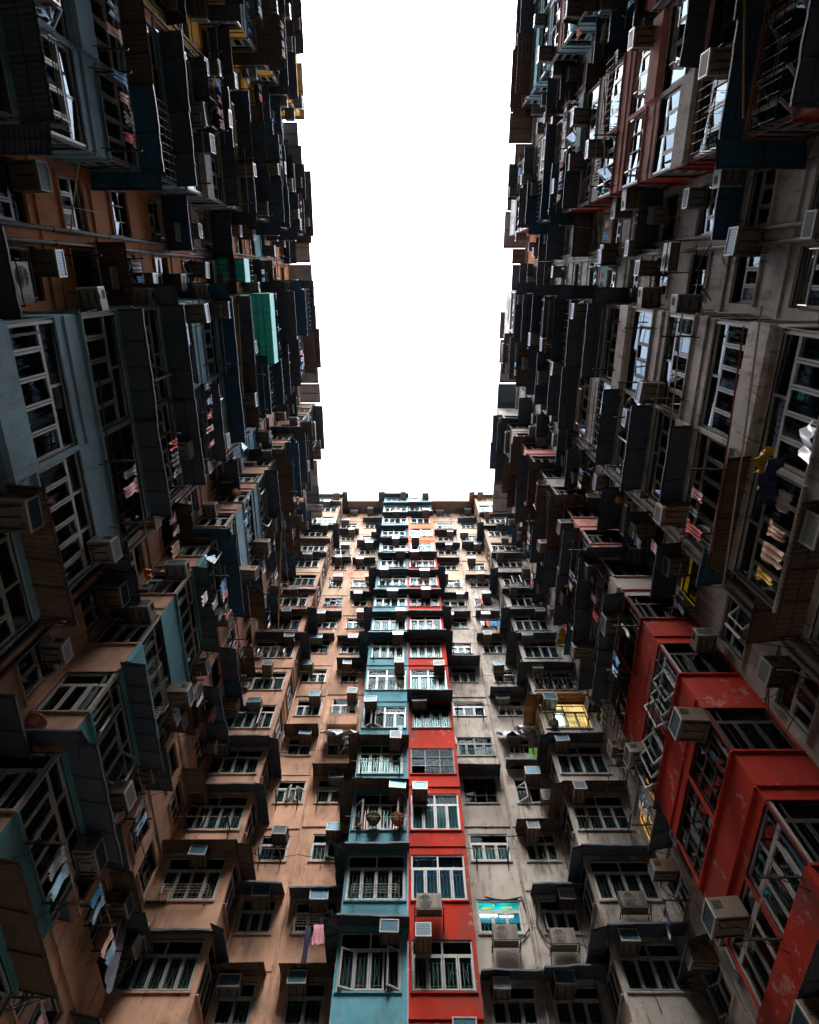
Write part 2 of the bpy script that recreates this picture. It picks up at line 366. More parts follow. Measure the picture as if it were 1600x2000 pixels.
STYLE_W = ['std', 'std', 'std', 'open', 'open2', 'dark', 'grid']
def put_window(B, F, u, d, z, w, h, style, seed, curtain=None, room=None, grille=True, label=None, boxed=True):
    fr, gl, cu, gr = window_meshes(w, h, style, seed, 'glass' if K0 == -1 else 'glass2', boxed)
    M = F.M(u, d, z)
    o = B.part('window', fr, M); B.nwin += 1
    if label: o['label'] = label
    add('pane', gl, o)
    c = add('curtain', cu, o)
    if curtain or room:
        me = cu.copy(); c.data = me
        for i, mt in enumerate(me.materials):
            if mt.name == 'curtain_cloth' and curtain: me.materials[i] = curtain
            if mt.name == 'dark_room' and room: me.materials[i] = room
    if gr and grille: add('grille', gr, o)
    return o

# awnings
AC_ = {}
def awning_mesh(w, depth, kind):
    va = rnd.randint(0, 5); key = (round(w, 2), round(depth, 1), kind, va); depth = round(depth, 1) + .03 * (va % 3 - 1)
    if key in AC_: return AC_[key]
    ra = random.Random(va * 31 + int(w * 100)); a, f = MB(), MB(); drop = 0.10 + .04 * (va % 4)
    mat = {'flat': P['awn'], 'corr': P['awn_b'], 'blue': P['awn_blue'], 'yel': P['yel_sheet'], 'dcorr': P['awn'], 'turq': P['turq']}[kind]
    if kind in ('corr', 'dcorr', 'yel', 'turq'):
        n = int(w / 0.025); L = [(-w / 2 + w * i / n, .014 * math.sin(2 * math.pi * i / 4)) for i in range(n + 1)]
        for i in range(n):
            (xa, za), (xb, zb) = L[i], L[i + 1]
            for s_, off in ((1, 0), (-1, -.004)):
                q = [(xa, .0, za + off), (xb, .0, zb + off), (xb, -depth, zb - drop + off), (xa, -depth, za - drop + off)]
                a.quad(q, mat)
            a.quad([(xa, -depth, za - drop - .004), (xb, -depth, zb - drop - .004), (xb, -depth, zb - drop), (xa, -depth, za - drop)], mat)
    else:
        nx = max(6, int(w / .2)); ny = 4; ph = ra.uniform(0, 6); amp = ra.choice([.004, .008, .016])
        def hz(i, j):
            x = -w / 2 + w * i / nx; t_ = j / ny; yy = -depth * t_
            if j == ny: yy += ra2[i]
            return (x, yy, -drop * t_ + amp * math.sin(x * 3.1 + ph) * t_ + amp * .6 * math.sin(x * 7.7 + ph * 2) * t_)
        ra2 = [ra.uniform(-.012, .012) for _ in range(nx + 1)]
        for i in range(nx):
            for j in range(ny):
                q = [hz(i, j), hz(i + 1, j), hz(i + 1, j + 1), hz(i, j + 1)]
                a.quad(q, mat); a.quad([(x, y, z + .01) for x, y, z in q[::-1]], mat)
            p0, p1 = hz(i, ny), hz(i + 1, ny)
            a.quad([(p0[0], p0[1], p0[2] - .045), (p1[0], p1[1], p1[2] - .045), (p1[0], p1[1], p1[2] + .012), (p0[0], p0[1], p0[2] + .012)], mat)
    n = max(2, round(w / ra.uniform(.6, 1.3)))
    fm = P['iron']
    for i in range(n + 1):
        x = -w / 2 + .04 + (w - .08) * i / n + (ra.uniform(-.1, .1) if 0 < i < n else 0)
        f.tube([(x, 0, -.035), (x, -depth + .02, -drop - .03)], .014, fm, 4)
        if i in (0, n): f.tube([(x, 0, -.42), (x, -depth * .8, -drop * .8 - .03)], .012, fm, 4)
    f.tube([(-w / 2 + .02, -depth + .04, -drop - .03), (w / 2 - .02, -depth + .04, -drop - .03)], .013, fm, 4)
    if va % 3 == 0: f.tube([(-w / 2 + .02, -depth * .5, -drop * .5 - .04), (w / 2 - .02, -depth * .5, -drop * .5 - .04)], .012, fm, 4)
    AC_[key] = (a.mesh('awning'), f.mesh('awning_frame')); return AC_[key]
def put_awning(B, F, u, d, z, w, depth, kind):
    a, f = awning_mesh(w, depth, kind)
    o = B.part('awning', a, F.M(u, d, z) @ Matrix.Rotation(R(rnd.uniform(-1.8, 1.8)), 4, 'Y') @ Matrix.Rotation(R(rnd.uniform(-3, 4)), 4, 'X'))
    add('frame', f, o); return o

# air conditioners (local: mounted on wall y=0, sticking out to -y, origin at bottom centre of the wall end)
def ac_parts(var):
    cas = {0: P['ac'], 1: P['ac_w'], 2: P['ac'], 3: P['ac_d'], 4: P['ac_w'], 5: P['ac_r']}[var]
    w, h, d = [(0.60, 0.40, 0.60), (0.54, 0.36, 0.50), (0.66, 0.45, 0.66), (0.58, 0.42, 0.55), (0.70, 0.38, 0.45), (0.50, 0.44, 0.70)][var]
    a, g, b = MB(), MB(), MB()
    a.box(-w / 2, w / 2, -d, .04, 0, h, cas)
    for sx in (-1, 1):                                  # side louvres
        for j in range(5):
            z = h * .45 + j * h * .09; x = sx * w / 2
            a.box(min(x, x + sx * .006), max(x, x + sx * .006), -d + .06, -d + .26, z, z + .012, P['black'])
    for j in range(6):                                   # top slots
        a.box(-w / 2 + .06 + j * .05, -w / 2 + .08 + j * .05, -d + .08, -d + .26, h, h + .004, P['black'])
    a.box(-.02, .02, -d + .1, -.1, -.006, 0, P['black'])
    a.tube([(w * .2, -d + .08, .0), (w * .2, -d + .08, -.09)], .012, P['black'], 5)
    t_ = .035; Y0, Y1 = -d - .03, -d
    g.box(-w / 2, w / 2, Y0, Y1, h - t_, h, P['rim']); g.box(-w / 2, w / 2, Y0, Y1, 0, t_, P['rim'])
    g.box(-w / 2, -w / 2 + t_, Y0, Y1, t_, h - t_, P['rim']); g.box(w / 2 - t_, w / 2, Y0, Y1, t_, h - t_, P['rim'])
    g.box(-w / 2 + t_, w / 2 - t_, Y0 + .014, Y1, t_, h - t_, P['fins'])
    if var % 2 == 0:
        for j in range(9):
            x = -w / 2 + t_ + (j + .5) * (w - 2 * t_) / 9; g.box(x - .004, x + .004, Y0 + .006, Y0 + .014, t_, h - t_, P['black'])
    else:
        for j in range(7):
            z = t_ + (j + .5) * (h - 2 * t_) / 7; g.box(-w / 2 + t_, w / 2 - t_, Y0 + .004, Y0 + .014, z - .006, z + .006, P['rim'])
    for sx in (-1, 1):
        x = sx * (w / 2 - .08); b.box(x - .015, x + .015, -d + .05, 0, -.03, -.008, P['iron'])
        b.tube([(x, -d + .12, -.03), (x, 0, -.30)], .011, P['iron'], 4)
    b.tube([(-w / 2 + .08, -.05, -.02), (w / 2 - .08, -.05, -.02)], .011, P['iron'], 4)
    return a.mesh('casing'), g.mesh('front_grille'), b.mesh('bracket')
ACM = [ac_parts(i) for i in range(6)]
AC_LOOK = ['beige', 'whitish', 'large beige', 'dark', 'wide whitish', 'rusty']
AC_LIST = []
def hose_mesh(i):
    m_ = MB(); r = random.Random(40 + i); x = r.choice([-.3, .3]); L = r.uniform(.5, 1.6)
    pts = [(x * .6, -.45, .02), (x, -.5, -.12), (x * 1.4, -.3, -.3), (x * 1.2, -.06, -.5)] + [(x * 1.2 + r.uniform(-.05, .05), -.03, -.5 - L * q / 4) for q in range(1, 5)]
    m_.tube(pts, r.uniform(.009, .016), P[['black', 'steel', 'black', 'iron'][i]], 5); return m_.mesh('hose', True)
HOSE = [hose_mesh(i) for i in range(4)]
def put_ac(F, u, d, z, var, where): AC_LIST.append((F.M(u, d, z), var, where))
def condenser_meshes():
    a, g, b = MB(), MB(), MB(); w, h, d = .82, .56, .30
    a.box(-w / 2, w / 2, -d, 0, 0, h, P['ac'])
    cx, r_ = -.12, .22
    a.box(w / 2 - .16, w / 2 - .03, -d - .004, -d, .08, h - .08, P['ac_d'])
    for q in range(24):
        a0, a1 = 2 * math.pi * q / 24, 2 * math.pi * (q + 1) / 24
        g.quad([(cx, -d - .003, h / 2), (cx + r_ * math.cos(a0), -d - .003, h / 2 + r_ * math.sin(a0)), (cx + r_ * math.cos(a1), -d - .003, h / 2 + r_ * math.sin(a1))], P['black'])
    for k in range(5):
        rr = .05 + k * .042; g.tube([(cx + rr * math.cos(q * math.pi / 12), -d - .012, h / 2 + rr * math.sin(q * math.pi / 12)) for q in range(25)], .005, P['rim'], 4)
    for q in range(4):
        an = q * math.pi / 4; g.tube([(cx - r_ * math.cos(an), -d - .012, h / 2 - r_ * math.sin(an)), (cx + r_ * math.cos(an), -d - .012, h / 2 + r_ * math.sin(an))], .004, P['rim'], 4)
    for q in range(5):
        an = q * 2 * math.pi / 5
        g.quad([(cx, -d - .006, h / 2), (cx + .18 * math.cos(an), -d - .006, h / 2 + .18 * math.sin(an)), (cx + .18 * math.cos(an + .6), -d - .008, h / 2 + .18 * math.sin(an + .6))], P['ac_d'])
    for sx in (-1, 1):
        x = sx * (w / 2 + .05); b.tube([(x, .25, -.03), (x, -d - .12, -.03)], .018, P['iron'], 4)
        b.tube([(x, .25, -.35), (x, -d - .05, -.04)], .014, P['iron'], 4); b.tube([(x, -d - .1, -.03), (x, -d - .1, .12)], .012, P['iron'], 4)
    b.tube([(-w / 2 - .08, -d - .1, -.03), (w / 2 + .08, -d - .1, -.03)], .016, P['iron'], 4)
    b.tube([(-w / 2 - .08, -.02, -.03), (w / 2 + .08, -.02, -.03)], .016, P['iron'], 4)
    return a.mesh('casing'), g.mesh('fan_grille'), b.mesh('bracket')
CON = condenser_meshes()
def put_condenser(F, u, d, z, label):
    t = thing('outdoor_condenser', F.M(u, d + .25, z), label, 'air conditioner', 'split air conditioner condensers on brackets')
    add('casing', CON[0], t); add('fan_grille', CON[1], t); add('bracket', CON[2], t)

# drying racks
RK = {}
def rack_mesh(w, kind):
    if (w, kind) in RK: return RK[(w, kind)]
    m_ = MB(); mt = P['steel'] if kind == 'rail' else P['iron']
    if kind == 'rail':                                   # bowed rail guard in front of a window
        for z in (.0, .10, .20, .30):
            m_.tube([(-w / 2, 0, z), (-w / 2, -.30, z), (-w / 2 + .06, -.36, z), (w / 2 - .06, -.36, z), (w / 2, -.30, z), (w / 2, 0, z)], .013, mt, 5)
        for i in range(2):
            x = (-1 if i == 0 else 1) * (w / 2 - .1); m_.tube([(x, -.36, -.02), (x, -.36, .32)], .014, mt, 5)
            m_.tube([(x, 0, -.22), (x, -.36, 0)], .011, mt, 4)
    elif kind == 'cage':
        for x in [-w / 2 + w * i / 9 for i in range(10)]:
            m_.tube([(x, 0, 0), (x, -.34, 0), (x, -.34, 1.0), (x, 0, 1.0)], .010, mt, 4)
        for z in (.0, .33, .66, 1.0): m_.tube([(-w / 2, 0, z), (-w / 2, -.34, z), (w / 2, -.34, z), (w / 2, 0, z)], .013, mt, 4)
    else:                                                # two arms with poles along the wall
        for sx in (-1, 1):
            x = sx * (w / 2 - .15); m_.box(x - .02, x + .02, -.85, 0, -.03, .0, mt)
            m_.tube([(x, 0, -.35), (x, -.55, -.03)], .012, mt, 4)
            if sx < 0: m_.tube([(-w / 2 + .15, -.04, -.02), (w / 2 - .15, -.04, -.02)], .010, mt, 4)
            for j in range(4): m_.box(x - .022, x + .022, -.80 + j * .2, -.77 + j * .2, .0, .04, mt)
    RK[(w, kind)] = m_.mesh(kind); 
    pm = MB()
    if kind == 'arms':
        pm2 = P['pipe_red'] if w > 2 else P['steel']
        for yy in (-.72,): pm.tube([(-w / 2 - .25, yy, .02), (w / 2 + .25, yy + .02, .015)], .014, pm2, 5)
    RK[(w, kind)] = (m_.mesh({'rail': 'rail', 'cage': 'bars', 'arms': 'arm_bracket'}[kind]), pm.mesh('pole') if pm.v else None)
    return RK[(w, kind)]
def put_rack(F, u, d, z, w, kind, label):
    a, p_ = rack_mesh(w, kind)
    t = thing({'rail': 'window_rail', 'cage': 'window_cage', 'arms': 'drying_rack'}[kind], F.M(u, d, z), label, {'rail': 'window rail', 'cage': 'window cage', 'arms': 'drying rack'}[kind], {'rail': 'window rails', 'cage': 'window cages', 'arms': 'drying racks'}[kind])
    add(a.name.split('.')[0], a, t)
    if p_: add('pole', p_, t)
def garment_mesh(w, h, col, kind, seed):
    r = random.Random(seed); m_ = MB(); mat = CM[col]; nx, nz = 8, 7
    def prof(t):
        if kind == 'shirt': return 1.0 if t < .28 else .62
        if kind == 'trousers': return .7 if t < .2 else .62
        return 1.0 + .06 * math.sin(t * 9 + seed)
    P_ = [[None] * (nx + 1) for _ in range(nz + 1)]
    for j in range(nz + 1):
        t = j / nz
        for i in range(nx + 1):
            s_ = i / nx - .5; x = s_ * w * prof(t)
            y = .028 * math.sin(s_ * 17 + seed) * (.3 + t) + .015 * math.sin(t * 6 + seed * 2)
            P_[j][i] = (x, y, -h * t - .03 * math.sin(i * 1.3 + seed) * t)
    for j in range(nz):
        for i in range(nx):
            if kind == 'trousers' and j > 2 and i in (3, 4) : continue
            m_.quad([P_[j][i], P_[j][i + 1], P_[j + 1][i + 1], P_[j + 1][i]], mat)
            m_.quad([tuple(Vector(p) + Vector((0, .006, 0))) for p in (P_[j + 1][i], P_[j + 1][i + 1], P_[j][i + 1], P_[j][i])], mat)
    m_.tube([(-w * .3, 0, .01), (0, 0, .05), (w * .3, 0, .01)], .006, P['iron'], 4)
    return m_.mesh(kind, True)
def put_cloth(F, u, d, z, w, h, col, kind, label, group=None, name=None):
    me = garment_mesh(w, h, col, kind, rnd.randint(0, 99)); o = add(name or kind, me, None, F.M(u, d, z)); 
    return tag(o, label, {'shirt': 'shirt', 'trousers': 'trousers', 'towel': 'towel'}.get(kind, kind), group)

# ------------------------------------------------------------ column builder
# spec: face, u0,u1 extent, d depth, wu0,wu1 opening, h window height, mat(k), awn(k)->kind or None, ac(k)->side, style(k)
def column(B, F, u0, u1, d, wu0, wu1, zs, h, mat, name, ks=None, skirt=None, awn=None, adepth=.8, ac=None, style=None,
           special=None, wallmb=None, aw_over=.18, rack=None, awz=0.12, apron=None, bottom=None, adep=.22, inset=0):
    own = wallmb is None
    mb = MB() if own else wallmb
    ks = list(ks) if ks is not None else list(range(K0, KMAX + 1)); zprev = bottom if bottom is not None else 0.0
    wu0_, wu1_ = wu0, wu1
    for k in ks:
        z = zs + PITCH * k; hk = min(h, TOP - .35 - z); m_ = mat(k); sp = (special or {}).get(k, {})
        if 'h' in sp: hk = sp['h']
        r0 = random.Random(int(k * 57 + u0 * 333)); WU0, WU1 = wu0_, wu1_
        if d < .5 and F is FE and not sp: q_ = (wu1_ - wu0_); WU0 = wu0_ + r0.choice([0, 0, .1, .18, -.1]) ; WU1 = wu1_ - r0.choice([0, 0, .12, .2, -.08]); hk *= r0.choice([1, 1, .92, 1.1])
        elif d > .5 and F is FE and not sp: hk *= r0.choice([1, 1, .92, .86]); WU0 += r0.choice([0, 0, .1]); WU1 -= r0.choice([0, 0, .12])
        wu0, wu1 = round(WU0, 2), round(WU1, 2); wc, ww = (wu0 + wu1) / 2, wu1 - wu0
        wall_q(mb, B, F, u0, u1, d, zprev, z, m_)                              # spandrel below
        wall_q(mb, B, F, u0, wu0, d, z, z + hk, m_); wall_q(mb, B, F, wu1, u1, d, z, z + hk, m_)
        zprev = z + hk
        box_f(mb, B, F, wu0 - .04, wu1 + .04, d - .02, d + .055, z - .055, z - .005, m_)   # sill
        if (k + int(u0 * 7)) % 3: box_f(mb, B, F, u0 + .003, u1 - .003, d - .02, d + .03 + .01 * (k % 3), z + hk + .32, z + hk + .37, m_)  # slab edge
        if apron and apron(k): box_f(mb, B, F, wu0 - .05, wu1 + .05, d - .02, d + adep, z - .85, z - .06, m_)
        r = random.Random(int(k * 131 + u0 * 977 + F.r * 100 + 5000))
        st = style(k) if style else r.choice(STYLE_W)
        seed = r.randint(0, 3)
        if inset:
            for a_, b_ in (((wu0, z), (wu1, z)), ((wu0, z + hk), (wu1, z + hk)), ((wu0, z), (wu0, z + hk)), ((wu1, z), (wu1, z + hk))):
                mb.quad([F.p(a_[0], d, a_[1]) - B.base, F.p(b_[0], d, b_[1]) - B.base, F.p(b_[0], d - inset, b_[1]) - B.base, F.p(a_[0], d - inset, a_[1]) - B.base], m_)
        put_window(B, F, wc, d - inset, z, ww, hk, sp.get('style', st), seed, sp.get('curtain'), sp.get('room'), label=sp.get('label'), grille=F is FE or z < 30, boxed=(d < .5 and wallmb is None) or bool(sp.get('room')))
        if d > .5:
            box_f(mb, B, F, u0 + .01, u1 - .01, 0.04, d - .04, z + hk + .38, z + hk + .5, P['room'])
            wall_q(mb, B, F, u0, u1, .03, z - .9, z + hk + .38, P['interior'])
        a = awn(k) if awn else None
        if a:
            put_awning(B, F, (u0 + u1) / 2 if d > .5 else wc, d - .03, z + hk + awz + .06, (u1 - u0 + 2 * aw_over) if d > .5 else ww + .5, (adepth + r.uniform(-.14, .08)) * (.68 if F is FE and k > 6 else 1), a)
            for sd_ in (skirt(k) if skirt and not (F is FE and k > 7 and k % 3) else ''):
                G = F.sub(u0, 0, -90) if sd_ == 'l' else F.sub(u1, d, 90)
                put_awning(B, G, d / 2 + (.28 if sd_ == 'l' else -.28), -.03, z + hk + awz + .045, d + .56, .56 + r.uniform(-.06, .06), a)
        p_ = ac(k) if ac else None
        if p_ and p_ != '.':
            var = r.choice([0, 0, 1, 2, 3, 4, 5]); zz = z + hk - .40; q = p_.lower()
            uu = {'l': wu0 + .36, 'r': wu1 - .36, 'c': wc + .1, 'b': wc + .3 * ww}[q]
            if p_ == 'b': zz = z - .25
            if p_ in 'LR': zz = z + .1; uu = wu0 - .36 if p_ == 'L' else wu1 + .36
            n = k + 1 - K0
            AC_LIST.append((F.M(uu, d, zz), var, (name, n, {'l': 'left top', 'r': 'right top', 'c': 'top middle', 'b': 'foot', 'L': 'left side', 'R': 'right side'}[p_])))
        rk = rack(k) if rack else None
        if rk:
            nm = {'rail': 'bowed steel rail', 'cage': 'black bar cage', 'arms': 'iron arms with poles'}[rk]
            put_rack(F, wc, d, z - (.05 if rk == 'arms' else -.02), round(min(ww, 1.9 if rk == 'arms' else 1.6) if rk != 'cage' else ww, 1), rk, f'{nm} at {ORD[k + 1 - K0]} window up, {name}')
            if rk == 'arms' and F is not FE and r.random() < .55 and z < 44:
                cols_ = r.sample(['white', 'blue', 'pale_blue', 'red', 'pink', 'navy', 'peach', 'black', 'grey', 'brown'], r.randint(2, 5)); x_ = wc - min(ww, 1.9) / 2 + .2
                for cc in cols_:
                    kd = r.choice(['shirt', 'shirt', 'towel', 'trousers']); w_ = r.uniform(.26, .42)
                    if x_ + w_ > wc + min(ww, 1.9) / 2: break
                    put_cloth(F, x_ + w_ / 2, d + .72, z - .07, w_, r.uniform(.45, .75), cc, kd, f"{cc.replace('_', ' ')} {kd} on the rack at {ORD[k + 1 - K0]} window up, {name}"); x_ += w_ + r.uniform(.02, .1)
    wall_q(mb, B, F, u0, u1, d, zprev, TOP, mat(KMAX))
    if own: B.part('wall', mb.mesh('wall'))

def S(s): return lambda k: (s[k] if 0 <= k < len(s) else 'lrc.'[(k * 7 + len(s)) % 4])
def A(s, kinds='F'):
    KD = {'F': 'flat', 'C': 'corr', 'D': 'dcorr', 'B': 'blue', 'Y': 'yel', 'T': 'turq', '.': None}
    return lambda k: KD[s[k + 1]] if 0 <= k + 1 < len(s) else KD['.']

# ============================================================ FAR WALL (end of courtyard)
bl = Building('apartment_building', (-4.4, 23, 0), 'salmon plastered apartment block with a turquoise window bay, left half of the far wall', 'apartment blocks round the courtyard')
br = Building('apartment_building', (4.4, 23, 0), 'grey white apartment block with a bright red window bay, right half of the far wall', 'apartment blocks round the courtyard')
K = lambda c: (lambda k: P[c])
salm = lambda k: P['salmon'] if k < 10 else P['cream'] if k in (10, 12, 13) else P['salmon']
def bay(B, F, u0, u1, d, zb):
    mb = MB(); return mb
ZE = 13.35
# recessed salmon columns
column(bl, FE, -6.15, -4.35, 0, -5.95, -4.6, ZE, 1.25, salm, 'outer salmon far wall column',
       awn=A('FC' + 'F..C..F' + 'F..F.F.F.'), adepth=.95, ac=S('lcr.rrll' + 'l.rlcrlr'), style=lambda k: {0: 'std', 1: 'open', 3: 'open2', 4: 'std', 9: 'grid', 7: 'dark'}.get(k, 'std'),
       rack=lambda k: 'arms' if k in (2, 3, 6, 10) else ('rail' if k == 12 else None))
column(bl, FE, -4.35, -2.2, 0, -4.0, -2.6, ZE, 1.25, salm, 'inner salmon far wall column',
       awn=A('FCF.C..F' + 'F.F.FF.FB'), adepth=.95, ac=S('lcrrlrlc' + 'rlrlcr.l'), style=lambda k: {1: 'open2', 2: 'open', 4: 'open'}.get(k, 'std'),
       rack=lambda k: 'rail' if k in (1, 5, 10) else 'arms' if k in (3, 6, 8) else None, apron=lambda k: k == 5)
bb = MB()
def bluem(k):
    return P['blue'] if k < 11 else P['navy'] if k in (12,) else P['teal']
column(bl, FE, -2.2, 0, 1.6, -2.12, -.09, ZE, 1.75, bluem, 'turquoise far wall bay', awn=A('FFFCC..' + 'BFFF' + 'FCBFBF'), adepth=.72, aw_over=.05, skirt=lambda k: 'l',
       ac=S('r.rrlrrr' + 'clrc.c.r'), style=lambda k: {0: 'open', 1: 'std', 2: 'open2', 4: 'open'}.get(k, 'std'), wallmb=bb, bottom=8.5,
       special={4: {'h': 1.55}, 2: {'curtain': CUR['red']}, 5: {'curtain': CUR['cream']}}, rack=lambda k: {1: 'rail', 5: 'rail', 6: 'arms', 2: 'arms', 3: 'arms', 9: 'rail'}.get(k), apron=None)
cb = MB()
column(bl, FE, -8.75, -6.15, 1.6, -8.6, -6.35, ZE, 1.65, salm, 'salmon far corner bay', awn=A('FFCFF..' + 'FDF.F' + 'CF.FFF'), adepth=.72, aw_over=.1, skirt=lambda k: 'r',
       ac=S('lcllccrc' + 'clc.rlcr'), style=lambda k: {4: 'open', 7: 'dark', 9: 'dark'}.get(k, 'std'), wallmb=cb, bottom=8.5,
       rack=lambda k: 'rail' if k in (1, 6) else 'arms' if k in (2, 5, 8) else None)
def bay_return(B, F, u, d0, d1, side, zs, h, mat, mb, win=True, name='', ks=None, style='std', awn=None, bottom=8.5, ac=None, inset=0.0):
    """side=+1: the return at the u end looking to +u; side=-1: looking to -u"""
    depth = d1 - d0
    if side > 0: G = F.sub(u, d1, 90); 
    else: G = F.sub(u, d0, -90)
    if win:
        column(B, G, 0, depth, 0, (.08 if side < 0 else .02) if KMAX < 15 else .12, (depth - (.02 if side < 0 else .08)) if KMAX < 15 else depth - .1, zs, h, mat, name, ks=ks, wallmb=mb, awn=awn, adepth=.5, style=lambda k: style, bottom=bottom, ac=ac, inset=inset)
    else: wall_q(mb, B, G, 0, depth, 0, bottom, TOP, mat(0))
# returns (the normal of a +u return of FE looks to +x)
bay_return(bl, FE, -6.15, 0, 1.6, +1, ZE, 1.65, salm, cb, True, 'salmon far corner bay end face')
bay_return(bl, FE, -8.75, 0, 1.6, -1, ZE, 1.65, salm, cb, False)
bay_return(bl, FE, -2.2, 0, 1.6, -1, ZE, 1.7, K('blue'), bb, False)
def cap(mb, B, F, u0, u1, d0, d1, z, mat): mb.quad([F.p(u0, d0, z) - B.base, F.p(u0, d1, z) - B.base, F.p(u1, d1, z) - B.base, F.p(u1, d0, z) - B.base], mat)
cap(bb, bl, FE, -2.2, 0, 0, 1.6, 8.5, P['grey']); cap(cb, bl, FE, -8.75, -6.15, 0, 1.6, 8.5, P['grey'])
cap(bb, bl, FE, -2.2, 0, 0, 1.6, TOP, P['grey']); cap(cb, bl, FE, -8.75, -6.15, 0, 1.6, TOP, P['grey'])
bl.part('bay', bb.mesh('bay')); bl.part('bay', cb.mesh('bay'))

# right half
rb = MB()
redm = lambda k: P['red'] if k < 11 else P['orange'] if k in (12, 13) else P['pink'] if k == 11 else P['navy'] if k == 14 else P['teal']
column(br, FE, .003, 2.12, 1.6, .11, 2.0, ZE, 1.75, redm, 'red far wall bay', awn=A('....' + '.F.FFF' + 'FF..FB.'), adepth=.72, aw_over=.05, skirt=lambda k: 'r' if k > 5 else '',
       ac=S('l.l.lr..' + 'ccll.rlr'), style=lambda k: {3: 'grid', 4: 'dark', 0: 'std', 8: 'dark'}.get(k, 'std'), wallmb=rb, bottom=8.5,
       special={1: {'curtain': CUR['blue'], 'label': 'window with closed blue curtains'}, 2: {'curtain': CUR['teal']}, 5: {'curtain': CUR['teal']}, 7: {'curtain': CUR['pinkish']}, 12: {'curtain': CUR['cream']}},
       rack=lambda k: {9: 'rail', 10: 'rail', 7: 'rail'}.get(k))
bay_return(br, FE, 2.12, 0, 1.6, +1, ZE, 1.7, K('red'), rb, False)
cap(rb, br, FE, .003, 2.12, 0, 1.6, 8.5, P['grey']); cap(rb, br, FE, .003, 2.12, 0, 1.6, TOP, P['grey'])
wh = lambda k: P['white'] if k < 11 else P['cream']
column(br, FE, 2.12, 4.3, 0, 2.45, 4.0, ZE, 1.25, wh, 'inner grey far wall column', awn=A('FF..D' + '..F.FF' + '.FBF..F'), adepth=.9, ac=S('l...L...' + 'lrl.cr.l'),
       style=lambda k: {3: 'grid', 4: 'dark', 8: 'dark', 10: 'open'}.get(k, 'std'),
       special={1: {'room': P['lit_cyan'], 'curtain': CUR['blue'], 'label': 'window lit bright cyan from inside'}, 2: {'curtain': CUR['teal']}},
       rack=lambda k: 'arms' if k in (2, 5, 7) else 'rail' if k in (9,) else None)
column(br, FE, 4.3, 6.25, 0, 4.6, 6.0, ZE, 1.25, wh, 'outer grey far wall column', awn=A('FFFC.' + '.F.CF.' + 'F.F.FF.'), adepth=.95, ac=S('lrlrllll' + 'lrclrl.r'),
       style=lambda k: {3: 'open', 1: 'open', 9: 'open2', 5: 'std'}.get(k, 'std'), rack=lambda k: {5: 'rail', 6: 'arms', 8: 'arms', 10: 'cage'}.get(k), apron=lambda k: k == 4)
gb = MB()
column(br, FE, 6.25, 8.75, 1.6, 6.4, 8.5, ZE, 1.65, wh, 'grey far corner bay', awn=A('FFFC' + 'FYF' + 'FFFFF' + '.FF.Y'), adepth=.72, aw_over=.1, skirt=lambda k: 'l',
       ac=S('l.lllllr' + 'lrlcclrl'), style=lambda k: {9: 'open'}.get(k, 'std'), wallmb=gb, bottom=8.5,
       special={4: {'room': P['lit_warm'], 'curtain': CUR['cream'], 'label': 'window lit warm yellow from inside'}}, rack=lambda k: {5: 'cage', 4: 'arms', 2: 'arms', 11: 'rail'}.get(k))
bay_return(br, FE, 6.25, 0, 1.6, -1, ZE, 1.65, wh, gb, True, 'grey far corner bay end face')
bay_return(br, FE, 8.75, 0, 1.6, +1, ZE, 1.65, wh, gb, False)
cap(gb, br, FE, 6.25, 8.75, 0, 1.6, 8.5, P['grey']); cap(gb, br, FE, 6.25, 8.75, 0, 1.6, TOP, P['grey'])
br.part('bay', rb.mesh('bay')); br.part('bay', gb.mesh('bay'))

